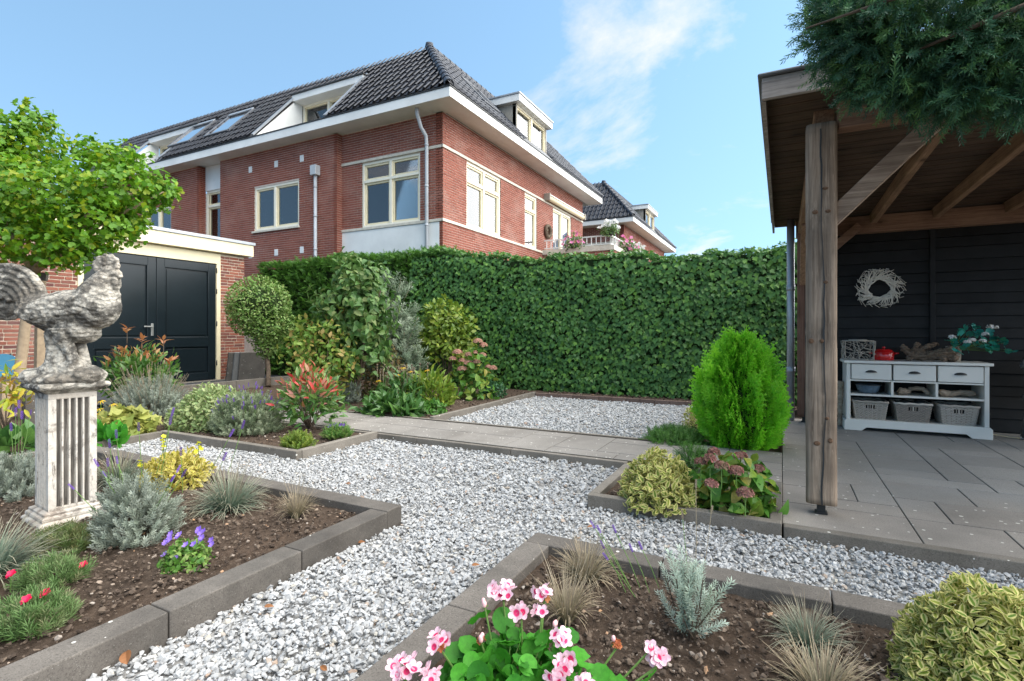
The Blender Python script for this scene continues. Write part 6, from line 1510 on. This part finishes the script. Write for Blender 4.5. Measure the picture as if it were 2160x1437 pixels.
# low rail, stakes, hose reel at far left
rl_ = thing('garden_rail', 'low dark wooden rail with posts behind the pedestal', 'rail', tuple(at(30, 890, 5.4)))
B().bar(at(-60, 800, 5.3), at(75, 805, 5.5), .05, .07).build('rail', m_kerb, rl_, bevel=.005)
B().bar(at(60, 915, 5.4), at(62, 806, 5.4), .09, .09, up=(0, 1, 0)).build('post', m_kerb, rl_, bevel=.005); B().bar(at(10, 915, 5.3), at(12, 806, 5.3), .08, .08, up=(0, 1, 0)).build('post', m_bark2, rl_, bevel=.005)
m_blue = plain('blue_plastic', (0.05, 0.2, 0.32), .4, .4); m_hose = plain('brown_rubber_hose', (0.16, 0.07, 0.06), .5, .4, .2, 30)
hr = thing('hose_reel', 'blue hose reel with brown hose on the garage wall', 'hose reel', tuple(at(20, 780, 8.0)))
hc = at(18, 775, 7.9); hc = Vector((-10.72, hc.y, hc.z))
def ring_y(b, r, rt, x): b.tube([(hc.x+x, hc.y+r*math.cos(a*.2618), hc.z+r*math.sin(a*.2618)) for a in range(25)], rt, 8, cap=False)
b = B(); [ring_y(b, .15+.012*i, .014, .02+.022*(i % 4)) for i in range(5)]; b.build('hose', m_hose, hr, smooth=True)
for x in (-.02, .13): B().tube([(hc.x+x, hc.y, hc.z), (hc.x+x+.015, hc.y, hc.z)], .2, 24).build('drum_side', m_blue, hr)
B().bar((hc.x-.16, hc.y, hc.z-.55), (hc.x+.05, hc.y-.05, hc.z+.25), .03, .03).build('stand', m_steel, hr)
tp = thing('wall_tap', 'metal tap on the brick garage wall', 'tap', tuple(at(15, 745, 8.2)))
yt = at(12, 745, 8.3).y; B().tube([(-10.9, yt, .68), (-10.78, yt, .68), (-10.74, yt, .66)], .016, 8).tube([(-10.8, yt-.0, .68), (-10.8, yt+.28, .69)], .011, 8).build('pipe', m_steel, tp, smooth=True); B().tube([(-10.8, yt, .7), (-10.8, yt, .74)], .012, 8).build('valve', m_dark, tp, smooth=True)

# fallen leaves on the gravel
for i, (x, y) in enumerate(((268, 1402), (755, 1145), (995, 1193), (1130, 897), (690, 1415), (740, 1020), (557, 1280), (1250, 1110))):
    p = gnd(x, y, .035); lab = ['curled orange brown leaf at the foot of the left kerb', 'brown leaf against the kerb of the rooster bed', 'dark brown leaf on the gravel beside the nearest bed', 'dark leaf in the middle of the far gravel square', 'small red brown leaf on the gravel at the bottom', 'ochre leaf on the gravel behind the rooster bed corner', 'tiny orange leaf on the gravel near the left kerb', 'small brown leaf on the gravel behind the nearest bed'][i]
    me = join_np('fallen_leaf', [ovate(.45, .5, .3)], frames(np.array([p]), np.array([[random.uniform(-1, 1), random.uniform(-1, 1), .2]]), np.array([[.2, -.5, 1.]]), np.array([.075 if i == 0 else .036])), np.array([0]), rng.random(1), False)
    tag(mesh_obj('fallen_leaf', me, L_litter), lab, 'leaf', 'fallen leaves on the gravel')

# teal plant in a pot on the sideboard
pp = thing('potted_plant', 'teal leaved plant with white blooms in a stone pot on the sideboard', 'plant', (1.55, 6.58, SZ1))
pc = Vector((1.50, 6.57, SZ1)); m_pot = plain('beige_stone_pot', (0.33, 0.29, 0.23), .85, .2, .2, 25, .4)
B().lathe([(.05, 0), (.056, .01), (.062, .14), (.066, .15), (.06, .152), (.056, .13), (.001, .13)], tuple(pc+Vector((0, 0, .002))), 20).build('pot', m_pot, pp, smooth=True)
ce = [at(x, y, 4.95+random.uniform(-.1, .12)) for x, y in ((2010, 715), (2022, 700), (2035, 690), (2050, 685), (2060, 690), (2045, 705), (2030, 718), (2065, 705), (2075, 715), (2088, 700), (2098, 715), (2110, 722), (2118, 716), (2085, 732), (2100, 738), (2062, 725), (2015, 738), (2025, 745), (2005, 720), (2040, 725), (2030, 735), (2070, 735), (2010, 730), (2055, 715), (2095, 725), (2122, 735), (2128, 742), (2020, 728))]
ce += [p+Vector((random.uniform(-.05, .05), random.uniform(-.06, .06), random.uniform(-.05, .03))) for p in ce]
scatter(pp, 'leaf', ROUND, leaf_frames(np.array(ce), np.tile((0., -.8, .5), (len(ce), 1)), (.05, .075), .3, .1, .7, .4), L_teal, 60)
stems(pp, pc+Vector((0, 0, .12)), ce[::2], .0025, m_stem, 'stems', .03, 5)
for x, y in ((2008, 712), (2050, 718), (2078, 706), (2088, 690), (2098, 692), (2072, 720), (2040, 722)): flower_head(pp, at(x, y, 4.85), .022, 14, L_whitef, size=(.012, .018))

# flowers on the terrace railing, wreath on the house wall
def rail_pot(name, label, c, mats, r=.28, hang=.2):
    c = Vector(c); root = thing('flower_basket', label, 'flower pot', c, 'flower baskets on the terrace railing')
    B().lathe([(.09, -.16), (.15, 0), (.14, .0), (.05, -.02)], tuple(c), 12).build('pot', m_dark, root, smooth=True)
    P, N = dome_pts((c.x, c.y, c.z), r, r, r*.9, 420, .6, .3, -.7); scatter(root, 'leaf', SMALL, leaf_frames(P, N, (.06, .1), .5, -.2, .8), L_haz, 0)
    P, N = dome_pts((c.x, c.y, c.z+.04), r, r, r*.95, 34 if mats is not L_whitef else 90, .1, .3, -.5 if mats is not L_whitef else .1); scatter(root, 'blossom', PETAL4, leaf_frames(P, N, (.045, .07), .3, 0, .8), mats, 0, rest='blossoms', kind=None)
L_pinkb = leafmat('bright_pink_bloom', [(0.7, 0.12, 0.32), (0.8, 0.25, 0.45)], .3, .5)
rail_pot('f', 'pink flowers hanging over the terrace railing at its middle', (-6.13, 16.3, 4.0), L_pinkb, .36)
rail_pot('f', 'white flowers at the corner of the terrace railing', (-4.92, 16.3, 4.32), L_whitef, .3)
rail_pot('f', 'pink flowers on the side railing nearer the corner', (-4.72, 17.6, 3.95), L_pinkb, .36)
rail_pot('f', 'white flowers farther along the side railing', (-4.72, 18.7, 3.95), L_whitef, .33)
wh = thing('door_wreath', 'brown round wreath on the brick wall beside the terrace doors', 'wreath', (-7.2, 16.62, 4.55))
B().tube([(-7.2, 16.62+.2*math.cos(a*.35), 4.55+.2*math.sin(a*.35)) for a in range(19)], .06, 8, cap=False).build('ring', m_bark, wh, smooth=True)
P = np.array([(-7.17+random.uniform(-.03, .03), 16.62+.2*math.cos(a), 4.55+.2*math.sin(a)) for a in rng.uniform(0, 6.28, 160)]); scatter(wh, 'twig', SMALL, leaf_frames(P, np.tile((1., 0, 0), (160, 1)), (.05, .1), .4, 0, 1), L_dead, 0, rest='twigs')

# ================================================================= PEDESTAL AND ROOSTER
def stonemat(name, light, dark, amt, warm=None, dirt=False, feather=False):
    t = NT(name); v = t.obj(); a = t.noise(v, 6.5, 9, .72, .5); b_ = t.noise(v, 60, 5, .75)
    c = t.ramp(b_, [(.25, tuple(x*.75 for x in light)), (.6, light)])
    c = t.mix(t.ramp(a, [(amt, 0.0), (amt+.1, .92)]), c, dark)
    if warm: c = t.mix(t.ramp(t.noise(v, 4, 4), [(.45, 0.0), (.75, .55)]), c, warm)
    c = t.mix(t.ramp(t.noise(v, 110, 3, .7), [(.62, 0.0), (.7, .6)]), c, (0.55, .53, .48))
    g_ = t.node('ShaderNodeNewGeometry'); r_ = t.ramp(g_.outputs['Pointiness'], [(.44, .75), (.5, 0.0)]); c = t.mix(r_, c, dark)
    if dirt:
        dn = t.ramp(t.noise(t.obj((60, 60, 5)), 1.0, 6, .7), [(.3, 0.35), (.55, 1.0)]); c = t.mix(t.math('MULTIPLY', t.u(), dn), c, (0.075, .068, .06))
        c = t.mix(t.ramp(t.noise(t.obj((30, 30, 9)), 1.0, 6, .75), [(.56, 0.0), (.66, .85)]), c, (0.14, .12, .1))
    hgt = t.noise(v, 85, 6, .75)
    if feather:
        vo = t.node('ShaderNodeTexVoronoi'); vo.inputs['Scale'].default_value = 1.0; t.link(t.obj((30, 30, 52)), vo.inputs['Vector']); hgt = t.math('ADD', hgt, t.math('MULTIPLY', vo.outputs['Distance'], 1.6))
        c = t.mix(t.ramp(vo.outputs['Distance'], [(.5, 0.0), (.75, .6)]), c, tuple(x*1.3 for x in dark))
    t.col(c); t.bump(hgt, .75 if feather else .5, .009 if feather else .006); return t.set(.9, .15)
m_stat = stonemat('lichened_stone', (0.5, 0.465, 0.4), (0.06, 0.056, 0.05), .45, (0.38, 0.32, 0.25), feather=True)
m_ped = stonemat('white_cast_stone', (0.52, 0.475, 0.415), (0.14, 0.12, 0.105), .5, (0.42, 0.33, 0.25))
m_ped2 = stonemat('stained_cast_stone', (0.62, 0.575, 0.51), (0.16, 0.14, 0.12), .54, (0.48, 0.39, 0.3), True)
pedc = Vector((-3.50, 1.42, 0.055)); RP = math.radians(-6)
ped = thing('pedestal', 'white fluted square stone pedestal under the rooster statue', 'pedestal', pedc); PM = Matrix.Translation(pedc) @ Matrix.Rotation(RP, 4, 'Z') @ Matrix.Diagonal((.93, .93, .965, 1))
def flute_poly(w, n=5, d=.011):
    h = w/2; pts = []; m = .032; fw = (w-2*m)/n
    for s in range(4):
        loc = [(-h, -h)]
        for i in range(n):
            x0 = -h+m+i*fw; g_ = fw*.34
            loc += [(x0+g_*.3, -h), (x0+fw*.32, -h+d*.85), (x0+fw*.5, -h+d), (x0+fw*.68, -h+d*.85), (x0+fw-g_*.3, -h)]
        a = s*math.pi/2; pts += [(x*math.cos(a)-y*math.sin(a), x*math.sin(a)+y*math.cos(a)) for x, y in loc]
    return pts
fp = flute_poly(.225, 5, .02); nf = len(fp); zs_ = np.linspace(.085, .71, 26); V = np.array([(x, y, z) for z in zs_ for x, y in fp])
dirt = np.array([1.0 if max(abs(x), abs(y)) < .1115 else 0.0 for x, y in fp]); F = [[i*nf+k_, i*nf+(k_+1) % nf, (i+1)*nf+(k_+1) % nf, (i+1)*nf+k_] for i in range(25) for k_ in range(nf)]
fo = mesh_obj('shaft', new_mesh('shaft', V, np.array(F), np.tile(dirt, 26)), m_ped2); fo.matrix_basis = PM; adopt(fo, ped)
B().box(-.1125, .1125, -.1125, .1125, .07, .1).box(-.114, .114, -.114, .114, .69, .725).build('shaft_ends', m_ped, ped, matrix=PM, bevel=.006)
def sq_rings(prof):
    b = B(); vs, fs = [], []
    for hw, z in prof: vs += [(-hw, -hw, z), (hw, -hw, z), (hw, hw, z), (-hw, hw, z)]
    n = len(prof)
    for i in range(n-1): fs += [[4*i+k, 4*i+(k+1) % 4, 4*i+4+(k+1) % 4, 4*i+4+k] for k in range(4)]
    fs += [[3, 2, 1, 0], [4*n-4, 4*n-3, 4*n-2, 4*n-1]]; return b.add(vs, fs)
sq_rings([(.165, 0), (.165, .022), (.16, .03), (.148, .036), (.15, .045), (.148, .056), (.136, .062), (.137, .075), (.12, .082)]).build('base', m_ped, ped, matrix=PM, bevel=.003)
sq_rings([(.116, .72), (.124, .728), (.135, .735), (.148, .742), (.16, .748), (.168, .758), (.165, .772), (.158, .779)]).build('capital', m_stat, ped, matrix=PM, bevel=.005)

RS = .00262; zr = .055+.752
rb = B()
def R(px, py, y=0.0): return Vector(((px-140)*RS, y, (805-py)*RS))
def ell(px, py, rx, rz, ry, tilt=0, y=0.0): rb.sphere(R(px, py, y), RS, rx, ry, rz, 20, 14, Matrix.Rotation(-math.radians(tilt), 3, 'Y'))
ell(135, 796, 74, 16, 52); ell(90, 792, 32, 20, 40); ell(185, 790, 30, 20, 38); ell(120, 782, 30, 22, 34); ell(160, 778, 26, 24, 28, 0, -.01)
rb.tube([R(128, 790), R(130, 755), R(126, 720), R(128, 690)], [34*RS, 26*RS, 22*RS, 26*RS], 14)
for s in (-1, 1):
    rb.tube([R(168, 775, s*.035), R(163, 745, s*.038), R(152, 722, s*.045), R(150, 690, s*.05)], [13*RS, 10*RS, 14*RS, 27*RS], 12)
    for a in (-22, 0, 20): rb.tube([R(168, 780, s*.035), R(188+abs(a)*-.2, 786, s*.035+a*RS)], [8*RS, 5*RS], 8)
    ell(140, 652, 66, 27, 12, 10, s*.088); ell(112, 655, 40, 20, 10, 16, s*.095)
ell(148, 655, 80, 45, 44, 8); ell(199, 645, 47, 48, 42, -25); ell(100, 652, 45, 34, 36, 14); ell(165, 690, 42, 30, 36, -20)
rb.tube([R(198, 645), R(210, 611), R(218, 588), R(224, 575)], [46*RS, 36*RS, 23*RS, 16*RS], 16); ell(227, 573, 18, 15, 12)
for x, y, r in ((204, 566, 8), (201, 555, 8), (209, 546, 8.5), (220, 542, 8.5), (231, 543, 8.5), (240, 549, 8), (243, 559, 7), (214, 556, 13), (230, 555, 13), (222, 552, 12)): ell(x, y, r, r*1.1, 5)
rb.tube([R(238, 574), R(247, 577), R(253, 584)], [11*RS, 8*RS, 3*RS], 10); rb.tube([R(238, 581), R(248, 584)], [6*RS, 2*RS], 8)
for s in (-1, 1): ell(240, 595, 9, 15, 6, 0, s*.012)
ell(230, 588, 8, 9, 18)
for k_ in range(6):                                                # concentric sickle feathers of the tail
    Rk = 80-12.5*k_
    for s in (-1, 1):
        yy = s*(.006+.004*k_)
        rb.tube([R(20+Rk*.95*math.cos(a_), 642-Rk*1.02*math.sin(a_), yy) for a_ in np.linspace(-.15+.1*k_, 3.3, 12)], [7.5*RS]*10+[6*RS, 3*RS], 8)
ell(22, 622, 66, 52, 8); ell(70, 640, 34, 24, 16, 10); ell(30, 648, 46, 14, 12, -6)
for s in (-1, 1):
    for i_ in range(6): rb.tube([R(112-6*i_, 640, s*.07), R(103-7*i_, 655+i_, s*.085), R(104-8*i_, 676-i_*1.5, s*.07)], [7*RS, 6.5*RS, 2.5*RS], 8)
    for r_i in range(3):
        for i_ in range(6): ell(122+i_*15-r_i*4, 640+r_i*13-i_*2.2, 15, 6.2, 5, 18, s*(.1+.004*r_i))
ell(80, 642, 30, 24, 22, 20)
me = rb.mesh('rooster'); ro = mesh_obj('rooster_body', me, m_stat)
md = ro.modifiers.new('r', 'REMESH'); md.mode = 'VOXEL'; md.voxel_size = .0042
dg = bpy.context.evaluated_depsgraph_get(); m2 = bpy.data.meshes.new_from_object(ro.evaluated_get(dg)); ro.modifiers.clear(); ro.data = m2
bm = bmesh.new(); bm.from_mesh(m2)
for _ in range(1): bmesh.ops.smooth_vert(bm, verts=bm.verts, factor=.5, use_axis_x=True, use_axis_y=True, use_axis_z=True)
bm.normal_update()
for v in bm.verts:
    p, nn = v.co.copy(), v.normal; px_, py_ = 140+p.x/RS, 805-p.z/RS
    d = .0022*mnoise.noise(p*60)+.0016*mnoise.noise(p*130)
    if py_ > 700: d += .009*mnoise.noise(Vector((p.x*34, p.y*34, p.z*20)))
    elif px_ < 78: 
        d += .002*math.sin(math.hypot((px_-20)/.95, (py_-642)/1.02)*6.283/12.5-2.0)
    elif px_ > 185 and py_ < 625: d += .0011*math.sin(p.z*190+3*mnoise.noise(p*30))*math.sin(p.y*150+p.x*60)
    else: d += .0012*math.sin((p.x*120-p.z*60)+2*mnoise.noise(p*18))*math.sin(p.z*150+p.x*40)
    v.co = p+nn*d
bm.to_mesh(m2); bm.free(); m2.shade_smooth()
if not m2.materials: m2.materials.append(m_stat)
ro.name = 'rooster_statue'
ro.matrix_basis = Matrix.Translation((pedc.x-.0, pedc.y+.0, zr-.008)) @ Matrix.Rotation(math.radians(30), 4, 'Z')
tag(ro, 'weathered grey stone rooster statue standing on the fluted pedestal', 'statue')
